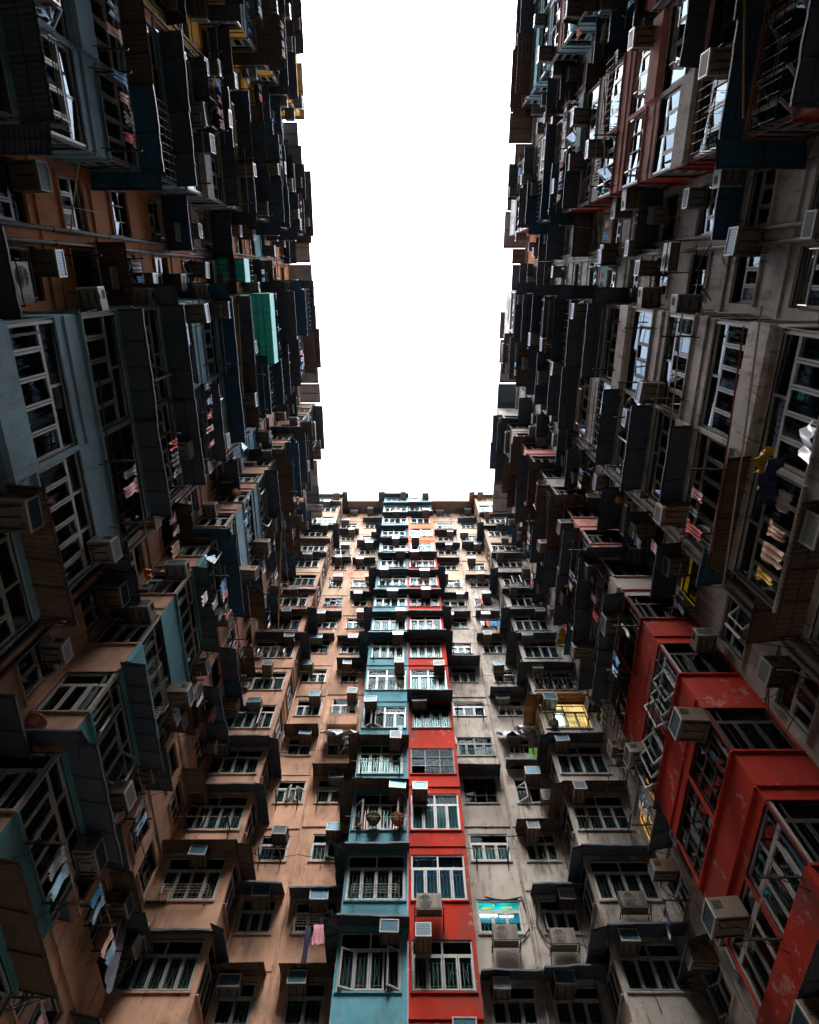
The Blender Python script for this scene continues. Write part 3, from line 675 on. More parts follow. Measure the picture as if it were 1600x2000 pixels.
# ============================================================ SIDE WALLS
TOPE = TOP; TOP = TOPS; KMAX = KS; K0 = -2
def side_building(F, sgn, yr, name_l, cols, base, ZS, group='apartment blocks round the courtyard'):
    """cols: list of dict(kind 'r'/'b', y0,y1, n units, mat, desc)"""
    B = Building('apartment_building', base, name_l, group)
    for cdef in cols:
        y0, y1 = cdef['y']; n = cdef.get('n', 1); isb = cdef['t'] == 'b'; d = cdef.get('d', 1.4) if isb else 0
        mb = MB() if isb else None
        for j in range(n):
            ya, yb = y0 + (y1 - y0) * j / n, y0 + (y1 - y0) * (j + 1) / n
            u0, u1 = (ya, yb) if sgn < 0 else (-yb, -ya)
            rr = random.Random(int(ya * 100) + sgn * 17 + 900)
            pa = cdef.get('pa', .88 if isb else .6) * (1 if isb else .8); kinds = cdef.get('kinds', ['flat', 'flat', 'flat', 'corr', 'dcorr', 'blue'])
            aw = {k: (rr.choice(kinds) if rr.random() < pa * (.7 if k < 5 else 1.05) else None) for k in range(-2, KMAX + 1)}
            for k, v in cdef.get('awset', {}).items(): aw[k] = v
            acs = {k: rr.choice(['l', 'r', 'c', 'R' if not isb else '.', 'L' if not isb else '.', '.', '.', '.', 'b' if isb else 'r']) for k in range(-2, KMAX + 1)}
            rk = {k: rr.choice([None, None, 'arms', None, 'rail' if k > 0 else None, 'cage', None, 'arms']) if rr.random() < .95 else None for k in range(-2, KMAX + 1)}
            mats = cdef['m']
            mf = (lambda ms, q: (lambda k: P[ms(k)] if callable(ms) else P[ms]))(mats, j)
            PAL = ['grey', 'brown', 'slate', 'white', 'cream', 'blue', 'yellow', 'teal'] if sgn < 0 else ['grey', 'white', 'teal', 'pink', 'cream', 'brown', 'orange']
            if n > 1 and 'm2' in cdef and j == 1: mf = (lambda ms: (lambda k: P[ms(k)] if callable(ms) else P[ms]))(cdef['m2'])
            ov = {k: P[rr.choice(PAL)] for k in range(6, KMAX + 1) if rr.random() < (.4 if isb else .2)}
            mf0 = mf; mf = (lambda f_, o_: (lambda k: o_.get(k) or f_(k)))(mf0, ov)
            ap = {k for k in range(-2, KMAX + 1) if isb and rr.random() < .3}
            if isb: wu0, wu1, h = round(u0 + (.02 if (u0 in (y0, -y1)) else .06), 3), round(u1 - (.02 if (u1 in (y1, -y0)) else .06), 3), cdef.get('h', 1.75)
            else:
                c_, hw = (u0 + u1) / 2, min((u1 - u0) * .36, .68); wu0, wu1, h = c_ - hw, c_ + hw, 1.3
            sp = {k: v for (k, jj), v in cdef.get('sp', {}).items() if jj == j}
            column(B, F, u0, u1, d, wu0, wu1, ZS, h, mf, f"{cdef['desc']}" + (f", {'near' if (j == 0) == (y0 > 0) else 'far'} half" if n == 2 else (f", {['nearest', 'next', 'third', 'farthest'][j]} column" if n >= 3 else '')),
                   awn=lambda k: aw[k], adepth=.74 if isb else .95, ac=lambda k: acs[k], wallmb=mb, aw_over=.02 if n > 1 else .15, rack=lambda k: rk[k], special=sp, skirt=(lambda k: ('l' if (sgn < 0) == (y0 > -.2) else 'r') if (j == (0 if y0 > -.2 else n - 1)) and (k * 5 + int(y0 * 3)) % 10 < cdef.get('sk', 5) else '') if isb else None,
                   bottom=4.2 if isb else None, style=cdef.get('style'), apron=(lambda k: k in ap), adep=.13, inset=cdef.get('inset', .05 if isb else .08))
            if j < n - 1 and isb: pass
        if isb:
            uA, uB = (y0, y1) if sgn < 0 else (-y1, -y0)
            mret = cdef.get('mr', cdef['m']); mrf = (lambda ms: (lambda k: P[ms(k)] if callable(ms) else P[ms]))(mret)
            rr = random.Random(int(y0 * 10)); ra = {k: None for k in range(-2, KMAX + 1)}
            racs = {k: rr.choice(['r', 'l', '.', '.', '.']) for k in range(-2, KMAX + 1)}
            near_u, far_u = (uA, uB) if sgn < 0 else (uB, uA)          # near = smaller y
            vis_near = y0 >= 0
            # return at the smaller-y end
            for (uu, is_low_u) in ((uA, True), (uB, False)):
                low_y = (is_low_u == (sgn < 0)); vis = low_y == (y0 > -0.2)
                bay_return(B, F, uu, 0, d, -1 if is_low_u else 1, ZS, cdef.get('h', 1.75), mrf, mb, vis, f"end face of {cdef['desc']}", bottom=4.2, awn=(lambda k: ra[k]) if vis else None, ac=(lambda k: racs[k]) if vis else None, inset=cdef.get('inset', .03), style='dark' if cdef.get('h') == 1.45 else 'std')
            cap(mb, B, F, uA, uB, 0, d, 4.2, P['grey']); cap(mb, B, F, uA, uB, 0, d, TOP, P['grey'])
            B.part('bay', mb.mesh('bay'))
    return B

ZL, ZR = 13.15, 12.35
LM = lambda a, b, kk: (lambda k: a if k < kk else b)
sideB = []
# ---- left side, far to near
sideB.append((side_building(FL, -1, None, 'salmon apartment block with blue bay at the far end of the left side', [
    dict(t='r', y=(12.4, 19.38), n=4, m='salmon', desc='left far salmon wall', pa=.75),
    dict(t='b', y=(9.3, 12.4), n=1, h=1.55, inset=.03, m=LM('blue', 'slate', 4), mr='salmon', desc='blue left bay', pa=.7, awset={1: None, -1: 'flat', 2: 'dcorr', 0: 'flat', 4: None, 5: None}, par=.3),
    dict(t='r', y=(7.8, 9.3), n=1, m='salmon', desc='left salmon column nearest blue bay', pa=.55)],
    (-11.5, 13.5, 0), ZL), -1, 7.8, 21.0))
sideB.append((side_building(FL, -1, None, 'salmon apartment block with long slate blue bay, middle of the left side', [
    dict(t='r', y=(6.3, 7.8), n=1, m='salmon', desc='left salmon column nearest slate bay', pa=.5),
    dict(t='b', y=(.75, 6.3), n=2, m=LM('slate', 'grey', 8), m2=LM('slate', 'grey', 6), mr='slate', desc='slate left bay', pa=.8, awset={0: None, 2: 'flat', 1: 'flat'},
         kinds=['flat', 'flat', 'blue', 'dcorr', 'corr'], sp={(3, 1): {}, (7, 0): {}}),
    dict(t='r', y=(-.9, .75), n=1, m='brown', desc='left orange column nearest slate bay', pa=.6)],
    (-11.5, 3.5, 0), ZL), -1, -.9, 7.8))
sideB.append((side_building(FL, -1, None, 'rusty orange apartment block with dark left bay', [
    dict(t='r', y=(-2.7, -.9), n=1, m='brown', desc='left orange column below dark bay', pa=.6),
    dict(t='b', y=(-6.7, -2.7), n=2, m=LM('slate', 'grey', 5), desc='dark left bay', pa=.92, par=.2),
    dict(t='r', y=(-8.5, -6.7), n=1, m='brown', desc='left orange column above dark bay', pa=.8)],
    (-11.5, -4.7, 0), ZL), -1, -8.5, -.9))
sideB.append((side_building(FL, -1, None, 'ochre yellow apartment block at the top edge of the left side', [
    dict(t='r', y=(-10.2, -8.5), n=1, m='yellow', desc='upper left ochre column', pa=.7),
    dict(t='b', y=(-16.4, -10.2), n=2, m='yellow', desc='ochre left bay', pa=.75, kinds=['flat', 'flat', 'corr', 'yel'], par=.3),
    dict(t='r', y=(-19.4, -16.4), n=1, m='brown', desc='left brown column past ochre bay', pa=.7)],
    (-11.5, -14, 0), ZL), -1, -19.4, -8.5))
# ---- right side
sideB.append((side_building(FR, 1, None, 'grey white apartment block with deep red bay, far end of the right side', [
    dict(t='r', y=(13.9, 19.38), n=3, m='white', desc='right far grey wall', pa=.7, sp={(2, 2): {'room': P['lit_amber'], 'curtain': CUR['cream'], 'label': 'window glowing orange'}, (2, 1): {'room': P['lit_amber'], 'label': 'window glowing orange'}}),
    dict(t='b', y=(9.7, 13.9), n=2, h=1.45, d=1.6, inset=.03, m=lambda k: 'red' if k < 3 else ('pink' if k in (4, 5, 8, 9) else 'grey'), desc='red right bay', pa=.85, par=.0,
         awset={-1: None, 0: None, 1: None, 2: 'flat', 3: 'flat', 4: 'flat'}, kinds=['flat', 'flat', 'dcorr', 'corr'], style=lambda k: {-1: 'std', 0: 'grid'}.get(k, ['std', 'open', 'dark'][k % 3])),
    dict(t='r', y=(7.8, 9.7), n=1, m='white', desc='right grey column nearest red bay', pa=.55, awset={2: 'flat', 1: None, 0: None}, sp={(2, 0): {'room': P['lit_yellow'], 'label': 'window lit dull yellow'}})],
    (11.5, 13.5, 0), ZR), 1, 7.8, 21.0))
sideB.append((side_building(FR, 1, None, 'weathered grey apartment block with long window bay, middle of the right side', [
    dict(t='r', y=(6.2, 7.8), n=1, m='pale', desc='right grey column nearest long bay', pa=.6),
    dict(t='b', y=(.9, 6.2), n=2, m='pale', desc='long right bay', pa=.75, kinds=['flat', 'flat', 'dcorr', 'corr']),
    dict(t='r', y=(-.9, .9), n=1, m='pale', desc='peeling right middle column', pa=.4)],
    (11.5, 3.5, 0), ZR), 1, -.9, 7.8))
sideB.append((side_building(FR, 1, None, 'grey white apartment block with faded pink bay on the right side', [
    dict(t='r', y=(-2.8, -.9), n=1, m='pale', desc='right grey column below pink bay', pa=.45),
    dict(t='b', y=(-7.0, -2.8), n=2, m=lambda k: 'pink' if k in (-2, 0, 1, 2, 4, 5) else 'pale', mr=LM('red', 'pink', 8), desc='pink right bay', pa=.45, par=.1),
    dict(t='r', y=(-8.6, -7.0), n=1, m='pale', desc='right grey column above pink bay', pa=.6)],
    (11.5, -4.7, 0), ZR), 1, -8.6, -.9))
sideB.append((side_building(FR, 1, None, 'pale teal apartment block at the top edge of the right side', [
    dict(t='r', y=(-10.2, -8.6), n=1, m='grey', desc='upper right concrete column', pa=.7),
    dict(t='b', y=(-16.4, -10.2), n=2, m=LM('grey', 'teal', 8), desc='teal right bay', pa=.7, kinds=['flat', 'flat', 'corr', 'blue'], par=.3),
    dict(t='r', y=(-19.4, -16.4), n=1, m='grey', desc='right concrete column past teal bay', pa=.7)],
    (11.5, -14, 0), ZR), 1, -19.4, -8.6))

# building bodies, walls, roofs
def finish(B, x0, x1, y0, y1, front, top, blocker=None):
    body = MB(); b_ = B.base
    body.box(x0 - b_.x, x1 - b_.x, y0 - b_.y, y1 - b_.y, 0, top - .3, P['grey'])
    B.part('building_body', body.mesh('building_body'))
    if blocker:  # added unseen block behind the camera, darkens the lower far wall
        wm = MB(); wm.box(blocker[0] - b_.x, blocker[1] - b_.x, blocker[2] - b_.y, blocker[3] - b_.y, 0, 56, P['grey']); B.part('rear_light_blocker', wm.mesh('rear_light_blocker'))
    rf = MB()
    X0, X1, Y0, Y1 = {'L': (x0, -8.5, y0, y1), 'R': (8.5, x1, y0, y1), 'E': (x0, x1, 19.75, y1)}[front]
    rf.box(X0 - b_.x, X1 - b_.x, Y0 - b_.y, Y1 - b_.y, top - .29, top - .004, P['grey'] if front != 'E' else P['awn_b'])
    B.part('roof', rf.mesh('roof'))
    # ragged roof-edge canopies
    r = random.Random(int(y0 * 13 + x0))
    if front != 'E':
        y = y0
        while y < min(y1, 19.0) - .4:
            L = min(r.uniform(1.2, 3.4), min(y1, 19.0) - y); e = 7.18 + r.uniform(-.28, .5) - .012 * max(0, y); zt = top + r.uniform(-.25, .35)
            m_ = MB(); q = (-9.0, -e) if front == 'L' else (e, 9.0)
            m_.box(q[0] - b_.x, q[1] - b_.x, y + .02 - b_.y, y + L - .02 - b_.y, zt, zt + .06, r.choice([P['awn'], P['awn_b'], P['grey']]))
            for yy in (y + .1, y + L / 2, y + L - .1): m_.box(q[0] - b_.x, q[1] - b_.x, yy - .02 - b_.y, yy + .02 - b_.y, zt - .04, zt + .001, P['iron'])
            B.part('roof_canopy', m_.mesh('roof_canopy')); y += L
for i_, (B, sgn, ya, yb) in enumerate(sideB):
    blocker = (-14.5, -.02, -24, ya - .01) if (i_ == 3) else (.02, 14.5, -24, ya - .01) if i_ == 7 else None
    if sgn < 0: finish(B, -14.5, -9.2, ya + .01, yb - .01, 'L', TOPS, blocker)
    else: finish(B, 9.2, 14.5, ya + .01, yb - .01, 'R', TOPS, blocker)
finish(bl, -14.4, -.01, 21.5, 26, 'E', TOPE); finish(br, .01, 14.4, 21.5, 26, 'E', TOPE)

# ------------------------------------------------------------ cyan lit window: printed valance with a tube lamp behind it
cy = [c for c in bl.o.children if 0] + [c for c in br.o.children if c.get('label') == 'window lit bright cyan from inside']
for wdw in cy:
    cur_ = [c for c in wdw.children if c.name.startswith('curtain')][0]
    for i, mt in enumerate(cur_.data.materials):
        if mt.name == 'cyan_lit_blind': cur_.data.materials[i] = P['room']
    m_ = MB(); m_.quad([(-.72, .15, .80), (.72, .15, .80), (.72, .15, 1.22), (-.72, .15, 1.22)], P['lit_cyan'])
    m_.quad([(-.72, .17, .50), (.72, .17, .50), (.72, .17, .80), (-.72, .17, .80)], P['lit_cyan2'])
    m_.box(-.70, -.05, .11, .14, .70, .77, P['lit_white']); m_.box(.02, .5, .12, .14, .68, .72, P['lit_white'])
    for cx, cz, sx in ((-.42, 1.02, .20), (.32, 1.04, .22), (.55, .92, .08), (-.15, 1.12, .05)):
        n = 10; m_.quad([(cx + sx * math.cos(q * .628) * (1 + .15 * math.sin(q * 2.3)), .135, cz + .05 * math.sin(q * .628) * (1 + .3 * math.cos(q))) for q in range(n)], P['blob'])
    add('printed_blind', m_.mesh('printed_blind'), wdw)
wm_ = [c for c in br.o.children if c.get('label') == 'window lit warm yellow from inside']
for wdw in wm_:
    m_ = MB(); m_.box(-.45, -.12, .14, .17, .45, 1.05, P['lit_white']); add('lamp_panel', m_.mesh('lamp_panel'), wdw)

# ------------------------------------------------------------ drain pipes on the far wall (parts of their blocks)
def pipe(B, F, u, d, z0, z1, mat, r=.05, wob=0):
    m_ = MB(); z = z0; pts = []
    while z < z1: pts.append(F.p(u + wob * math.sin(z), d + r + .01, z) - B.base); z += 2.8
    pts.append(F.p(u, d + r + .01, z1) - B.base); m_.tube(pts, r, mat, 8)
    for zz in range(int(z0) + 1, int(z1), 3): m_.tube([F.p(u, d + r + .01, zz) - B.base, F.p(u, d + r + .01, zz + .12) - B.base], r + .015, mat, 8)
    B.part('drain_pipe', m_.mesh('drain_pipe'))
pipe(bl, FE, -4.36, 0, 2, 56, P['salm_pipe'], .045); pipe(bl, FE, -6.07, 0, 2, 56, P['salm_pipe'], .05)
pipe(br, FE, 4.22, 0, 2, 56, P['rusty_pipe'], .05); pipe(br, FE, 2.22, 0, 2, 56, P['rusty_pipe'], .06)
for B, sgn, ya, yb in sideB:
    F = FL if sgn < 0 else FR
    for yy in (ya + .12, yb - .2):
        if yy < 19: pipe(B, F, yy if sgn < 0 else -yy, 0, 2, 49, r_pipe if False else (P['iron'] if sgn < 0 else P['rusty_pipe']), .055)
def wires(B, F, ulo, uhi, zlo, zhi, n, seed):
    r = random.Random(seed)
    for i in range(n):
        m_ = MB(); u = r.uniform(ulo, uhi); z = r.uniform(zlo, zhi); d = r.uniform(.05, .5); mt = r.choice(['black', 'black', 'iron', 'steel', 'rusty_pipe']); rad = r.uniform(.008, .02)
        if r.random() < .45:      # vertical conduit with a kink
            L = r.uniform(3, 9); kx = r.uniform(-.3, .3)
            pts = [F.p(u, .06, z), F.p(u, .06, z + L * .4), F.p(u + kx, .06, z + L * .4 + .15), F.p(u + kx, .06, z + L)]
        else:                     # sagging cable
            L = min(r.uniform(1.2, 4), uhi - u); dz = r.uniform(-.8, .8); sag = r.uniform(.1, .5)
            pts = [F.p(u + L * q / 10, .06 + d * math.sin(math.pi * q / 10), z + dz * q / 10 - sag * math.sin(math.pi * q / 10)) for q in range(11)]
        m_.tube([p - B.base for p in pts], rad, P[mt], 5); B.part('cable', m_.mesh('cable', True))
wires(bl, FE, -6.1, -2.4, 12, 50, 16, 1); wires(br, FE, 2.3, 6.1, 12, 50, 18, 2)
for q_, (B, sgn, ya, yb) in enumerate(sideB):
    F = FL if sgn < 0 else FR; yb_ = min(yb, 19.2)
    lo, hi = (ya, yb_) if sgn < 0 else (-yb_, -ya)
    wires(B, F, lo, hi, 9, 44, 26, 10 + q_)
# ------------------------------------------------------------ loose cables strung along walls
def cable(F, pts, label, r=.012, mat='black'):
    m_ = MB(); P3 = [F.p(*p) for p in pts]; out_ = []
    for a, b in zip(P3[:-1], P3[1:]):
        for q in range(6):
            t_ = q / 6; out_.append(a.lerp(b, t_) - Vector((0, 0, .12 * math.sin(math.pi * t_))))
    out_.append(P3[-1]); m_.tube(out_, r, P[mat], 5)
    o = add('cable', m_.mesh('cable', True)); tag(o, label, 'cable', 'cables on the walls')

# ------------------------------------------------------------ condensers, laundry, tarpaulins, pots
ZK = lambda k: ZE + 2.8 * k
put_condenser(FE, .68, 1.62, ZK(1) - .72, 'beige fan condenser on the red wall under the blue curtained window')
put_condenser(FE, 3.25, .02, ZK(1) - .62, 'beige fan condenser on a rack below the bright cyan window')
put_condenser(FE, 5.15, .02, ZK(1) - .75, 'beige fan condenser on a rusty rack right of the cyan window')
put_condenser(FE, 7.3, 1.62, ZK(1) - .65, 'large condenser under the dark window of the grey far corner bay')
put_condenser(FE, 6.05, .02, ZK(3) - .35, 'condenser wedged between outer grey column and the corner bay')
put_condenser(FL, .1, .03, 15.2, 'white fan condenser at the left edge of the photo')
put_condenser(FR, .6, .03, 22.3, 'beige fan condenser on the peeling right middle column')
cable(FE, [(2.45 + .35, .05, ZK(1) + 1.3), (4.1, .06, ZK(1) + 1.3), (4.3, .06, ZK(1) + .3), (3.6, .08, ZK(1) - .3)], 'thick black hose looping right of the bright cyan window', .03)
cable(FE, [(4.6, .05, ZK(1) + 1.2), (4.45, .06, ZK(1) + .3), (4.8, .1, ZK(1) - .45)], 'black hose running down to the condenser right of the cyan window', .025)
for i, (F, pts, l) in enumerate([(FE, [(-6, .1, ZK(4) + .1), (-4.5, .2, ZK(4) + .15), (-2.3, .3, ZK(4) + .2)], 'thin cable across the salmon wall under the white tarpaulin'),
    (FE, [(-6, .2, ZK(2) + .15), (-4.2, .3, ZK(2) + .05), (-2.6, .2, ZK(2) + .1)], 'cable across the salmon wall at the third window row'),
    (FE, [(2.3, .2, ZK(6) + .3), (4.4, .3, ZK(6) + .25), (6.1, .2, ZK(6) + .3)], 'blue grey cable across the grey wall at the eighth window row'),
    (FE, [(2.5, .1, ZK(4) + .2), (4.2, .15, ZK(4) + .6)], 'cable slanting past the dark window of the grey wall'),
    (FL, [(6.5, .1, 14.5), (8.0, .2, 14.2), (9.2, .1, 14.6)], 'cable sagging on the lower left salmon wall'),
    (FR, [(-9.6, .1, 14.0), (-8.6, .25, 13.2), (-7.9, .1, 13.9)], 'cable sagging on the lower right grey wall')]): cable(F, pts, l)
def sheet(F, u, d, z, w, dep, h, col, label, name='tarpaulin', cat='tarpaulin'):
    m_ = MB(); nx, ny = 10, 9; r = random.Random(int(u * 97 + z * 13)); ph = [r.uniform(0, 6) for _ in range(4)]
    def f(i, j):
        s_, t_ = i / nx - .5, j / ny
        x = s_ * w * (1 + .08 * math.sin(t_ * 5 + ph[0])); y = -dep * t_ ** .8 - .06 * math.sin(s_ * 9 + ph[1]); zz = -h * t_ ** 1.4 + .07 * math.sin(s_ * 11 + t_ * 6 + ph[2]) + .05 * math.sin(s_ * 23 + ph[3])
        return (x, y, zz)
    for i in range(nx):
        for j in range(ny):
            q = [f(i, j), f(i + 1, j), f(i + 1, j + 1), f(i, j + 1)]; m_.quad(q, CM[col]); m_.quad([(a, b, c + .008) for a, b, c in q[::-1]], CM[col])
    o = add(name, m_.mesh(name, True), None, F.M(u, d, z)); tag(o, label, cat)
sheet(FE, 4.85, .1, ZK(4) + 1.35, 1.0, .7, .75, 'silver', 'crumpled silver tarpaulin over an air conditioner, left of a pair')
sheet(FE, 5.8, .1, ZK(4) + 1.6, 1.05, .75, .6, 'silver', 'crumpled silver tarpaulin above the green umbrellas, right of a pair')
sheet(FE, -3.2, .1, ZK(4) + 1.15, 1.7, .75, .55, 'white', 'torn white tarpaulin hanging by the turquoise bay')
sheet(FL, 17.6, .2, 14.3, 1.0, .5, 1.9, 'plastic', 'long plastic sheet hanging at the lower left', 'plastic_sheet', 'plastic sheet')
sheet(FR, -2.5, 2.0, 11.7, .55, .3, .6, 'silver', 'shiny plastic sheet at the right edge of the photo', 'plastic_sheet', 'plastic sheet')
sheet(FR, -3.3, 1.7, 13.1, .5, .35, .2, 'yellow', 'yellow cloth bundle on the right, above the navy one', 'cloth_bundle', 'cloth bundle')
sheet(FR, -3.6, 1.7, 12.7, .9, .5, .3, 'navy', 'navy cloth bundle under the yellow one on the right', 'cloth_bundle', 'cloth bundle')
sheet(FL, 8.5, .5, 18.7, .35, .3, .25, 'orange', 'bright orange rag on a left side air conditioner', 'rag', 'rag')
sheet(FR, -16.5, .9, 27.8, .8, .5, .4, 'yellow', 'orange yellow cloth in the far right corner', 'cloth_bundle', 'cloth bundle')
def balcony(F, u, d, z, w, dep, h, mat, label, kids=True):
    t_ = thing('balcony_box', F.M(u, d, z), label, 'balcony'); m_ = MB()
    m_.box(-w / 2, w / 2, -dep, 0, 0, .05, P[mat]); m_.box(-w / 2, w / 2, -dep, -dep + .04, .05, h, P[mat]); m_.box(-w / 2, -w / 2 + .04, -dep + .04, 0, .05, h, P[mat]); m_.box(w / 2 - .04, w / 2, -dep + .04, 0, .05, h, P[mat])
    add('panel', m_.mesh('panel'), t_)
    c_ = MB()
    for i in range(5):
        x = -w / 2 + .05 + (w - .1) * i / 4; c_.tube([(x, -.02, -.5), (x, -dep + .05, -.04), (x, -dep - .02, h + .6), (x, 0, h + .6)], .014, P['iron'], 4)
    for zz in (h + .2, h + .6): c_.tube([(-w / 2 + .03, -dep - .02, zz), (w / 2 - .03, -dep - .02, zz)], .014, P['iron'], 4)
    for yy in (-.2, -dep * .6): c_.tube([(-w / 2, yy, -.05), (w / 2, yy, -.05)], .014, P['iron'], 4)
    add('cage', c_.mesh('cage'), t_)
balcony(FL, 2.3, 1.42, 31.9, 3.2, .85, .9, 'turq', 'bright turquoise sheet metal balcony box, the larger of two')
balcony(FL, -.3, .02, 31.3, 1.0, 1.35, .9, 'turq', 'small bright turquoise sheet metal balcony box')
balcony(FE, 5.35, .02, ZK(4) - .85, 1.75, .55, .12, 'awn', 'dark tray under the silver tarpaulins and green umbrellas')
balcony(FE, 7.4, 1.62, ZK(5) - .95, 2.1, .5, .15, 'yel_sheet', 'rusty orange tray above the warm lit corner window')
# garments
for i in range(6): put_cloth(FE, 5.22 + i * .155, .58, ZK(8) - .03, .17, .62, 'blue', 'towel', 'small blue towel in the row on the far wall pole', 'blue towels on one pole')
put_cloth(FE, 4.72, .58, ZK(8) - .03, .4, .5, 'white', 'shirt', 'white shirt left of the blue towels on the far wall')
put_cloth(FE, 5.03, .58, ZK(8) - .03, .16, .6, 'orange', 'towel', 'orange towel left of the blue towels on the far wall')
put_cloth(FE, 5.75, .3, ZK(4) + .2, .16, .95, 'green', 'umbrella', 'bright green furled umbrella, left of two on the tray', None, 'umbrella')
put_cloth(FE, 6.0, .3, ZK(4) + .2, .16, .95, 'green', 'umbrella', 'bright green furled umbrella, right of two on the tray', None, 'umbrella')
G_ = [(FE, -2.95, .6, ZK(1) - .1, .42, .65, 'pink', 'towel', 'pink towel under a salmon wall window'), (FE, -3.35, .5, ZK(1) - .1, .16, 1.2, 'navy', 'towel', 'long navy towel left of the pink towel'),
 (FE, -.35, 1.95, ZK(4) - .2, .3, .6, 'pale_blue', 'shirt', 'pale blue shirt hanging on the turquoise bay'), (FE, 4.9, .5, ZK(9) + .1, .3, .5, 'red', 'shirt', 'red shirt high on the grey far wall'),
 (FE, -2.4, .4, ZK(2) + .9, .5, .8, 'navy', 'towel', 'dark blue bag like cloth beside the turquoise bay'),
 (FL, 7.9, .5, 21.9, .4, .6, 'pink', 'shirt', 'pink shirt on the left salmon wall'), (FL, 8.4, .5, 22.0, .35, .6, 'white', 'shirt', 'white shirt right of the pink shirt on the left'),
 (FL, 9.0, .5, 21.8, .5, .7, 'peach', 'towel', 'pale rag hanging lowest on the left salmon wall'),
 (FL, 3.4, 2.0, 22.6, .4, .6, 'navy', 'shirt', 'navy shirt on the slate bay pole, nearest camera'), (FL, 3.9, 2.0, 22.6, .35, .5, 'pale_blue', 'shirt', 'pale blue shirt on the slate bay pole'),
 (FL, 4.35, 2.0, 22.5, .35, .6, 'red', 'shirt', 'red shirt on the slate bay pole'), (FL, 4.8, 2.0, 22.4, .3, .7, 'peach', 'trousers', 'pale trousers on the slate bay pole'), (FL, 5.3, 2.0, 22.4, .3, .7, 'pink', 'trousers', 'pinkish trousers at the pole end on the slate bay'),
 (FL, 9.9, 2.0, 19.8, .35, .5, 'white', 'towel', 'white towel over the blue left bay'), (FL, 10.6, 2.0, 20.8, .4, .6, 'white', 'shirt', 'white shirt above the blue left bay'), (FL, 11.3, 2.0, 21.2, .35, .6, 'pale_blue', 'shirt', 'pale blue shirt above the blue left bay'),
 (FL, 16.8, .6, 22.5, .35, .6, 'red', 'shirt', 'bright red shirt deep in the far left corner'), (FL, 13.7, 1.2, 29.9, .4, .6, 'navy', 'shirt', 'navy shirt high above the blue left bay'),
 (FL, 10.0, 1.9, 32.2, .3, .5, 'red', 'shirt', 'small red shirt high on the blue left bay'), (FL, 9.6, 1.9, 26.0, .4, .7, 'blue', 'shirt', 'blue shirt half way up the blue left bay'),
 (FR, -4.2, 2.2, 11.9, .32, .5, 'peach', 'shirt', 'peach shirt on the right pole, topmost of three'), (FR, -4.65, 2.2, 11.9, .34, .6, 'peach', 'towel', 'large peach towel on the right pole'), (FR, -5.1, 2.2, 11.9, .3, .5, 'yellow', 'shirt', 'yellowish shirt on the right pole'),
 (FR, -3.8, 1.9, 12.3, .4, .4, 'white', 'towel', 'white cloth above the peach laundry on the right'),
 (FR, -10.8, 2.0, 21.6, .35, .6, 'pink', 'shirt', 'pink shirt on the upper red right bay'), (FR, -11.3, 2.0, 21.2, .35, .6, 'red', 'shirt', 'red shirt on the upper red right bay'), (FR, -10.3, 2.0, 22.0, .35, .5, 'peach', 'shirt', 'pale shirt on the upper red right bay'),
 (FR, -8.5, .8, 21.3, .45, .6, 'navy', 'shirt', 'navy shirt on the grey column nearest the red right bay'), (FR, -8.1, .8, 19.9, .4, .6, 'pink', 'towel', 'pink towel on the grey column nearest the red right bay'),
 (FR, 4.7, 2.0, 29.6, .3, .6, 'navy', 'shirt', 'navy shirt on the pink right bay'), (FR, 9.0, 2.0, 31.2, .4, .7, 'orange', 'shirt', 'orange shirt on the teal right bay'),
 (FR, -16.1, 1.0, 28.0, .3, .5, 'red', 'shirt', 'red shirt in the far right corner'), (FR, -10.0, 2.1, 18.1, .12, .7, 'white', 'towel', 'white strip hanging on the red right bay')]
for q in G_: put_cloth(*q)
# pots and baskets
def pot(F, u, d, z, r, mat, label, leaves=True):
    t_ = thing('flower_pot' if mat != 'wicker' else 'basket', F.M(u, d, z), label, 'flower pot' if mat != 'wicker' else 'basket'); m_ = MB()
    rings = [(r * .65, 0), (r * .9, .14), (r, .22), (r * 1.08, .23), (r * 1.08, .27), (r * .85, .27)]
    n = 12
    for (ra_, za), (rb_, zb) in zip(rings[:-1], rings[1:]):
        for q in range(n):
            a0, a1 = 2 * math.pi * q / n, 2 * math.pi * (q + 1) / n
            m_.quad([(ra_ * math.cos(a0), ra_ * math.sin(a0), za), (ra_ * math.cos(a1), ra_ * math.sin(a1), za), (rb_ * math.cos(a1), rb_ * math.sin(a1), zb), (rb_ * math.cos(a0), rb_ * math.sin(a0), zb)], P[mat])
    m_.quad([(r * .65 * math.cos(2 * math.pi * q / n), r * .65 * math.sin(2 * math.pi * q / n), 0) for q in range(n)], P[mat])
    m_.quad([(r * .85 * math.cos(2 * math.pi * q / n), r * .85 * math.sin(2 * math.pi * q / n), .262) for q in range(n)], P['wicker'])
    add('pot', m_.mesh('pot'), t_)
    if leaves:
        l_ = MB(); rr = random.Random(int(u * 50 + z))
        for _ in range(60):
            an, el_, ln = rr.uniform(0, 6.28), rr.uniform(.1, 1.5), rr.uniform(.12, .38)
            o_ = Vector((0, 0, .26)); dr = Vector((math.cos(an) * math.cos(el_), math.sin(an) * math.cos(el_), math.sin(el_))); sd_ = dr.orthogonal().normalized() * .03
            tip = o_ + dr * ln - Vector((0, 0, ln * ln)); mid = o_ + dr * ln * .5
            l_.quad([tuple(o_), tuple(mid + sd_), tuple(tip), tuple(mid - sd_)], P['plant'])
        add('foliage', l_.mesh('foliage'), t_)
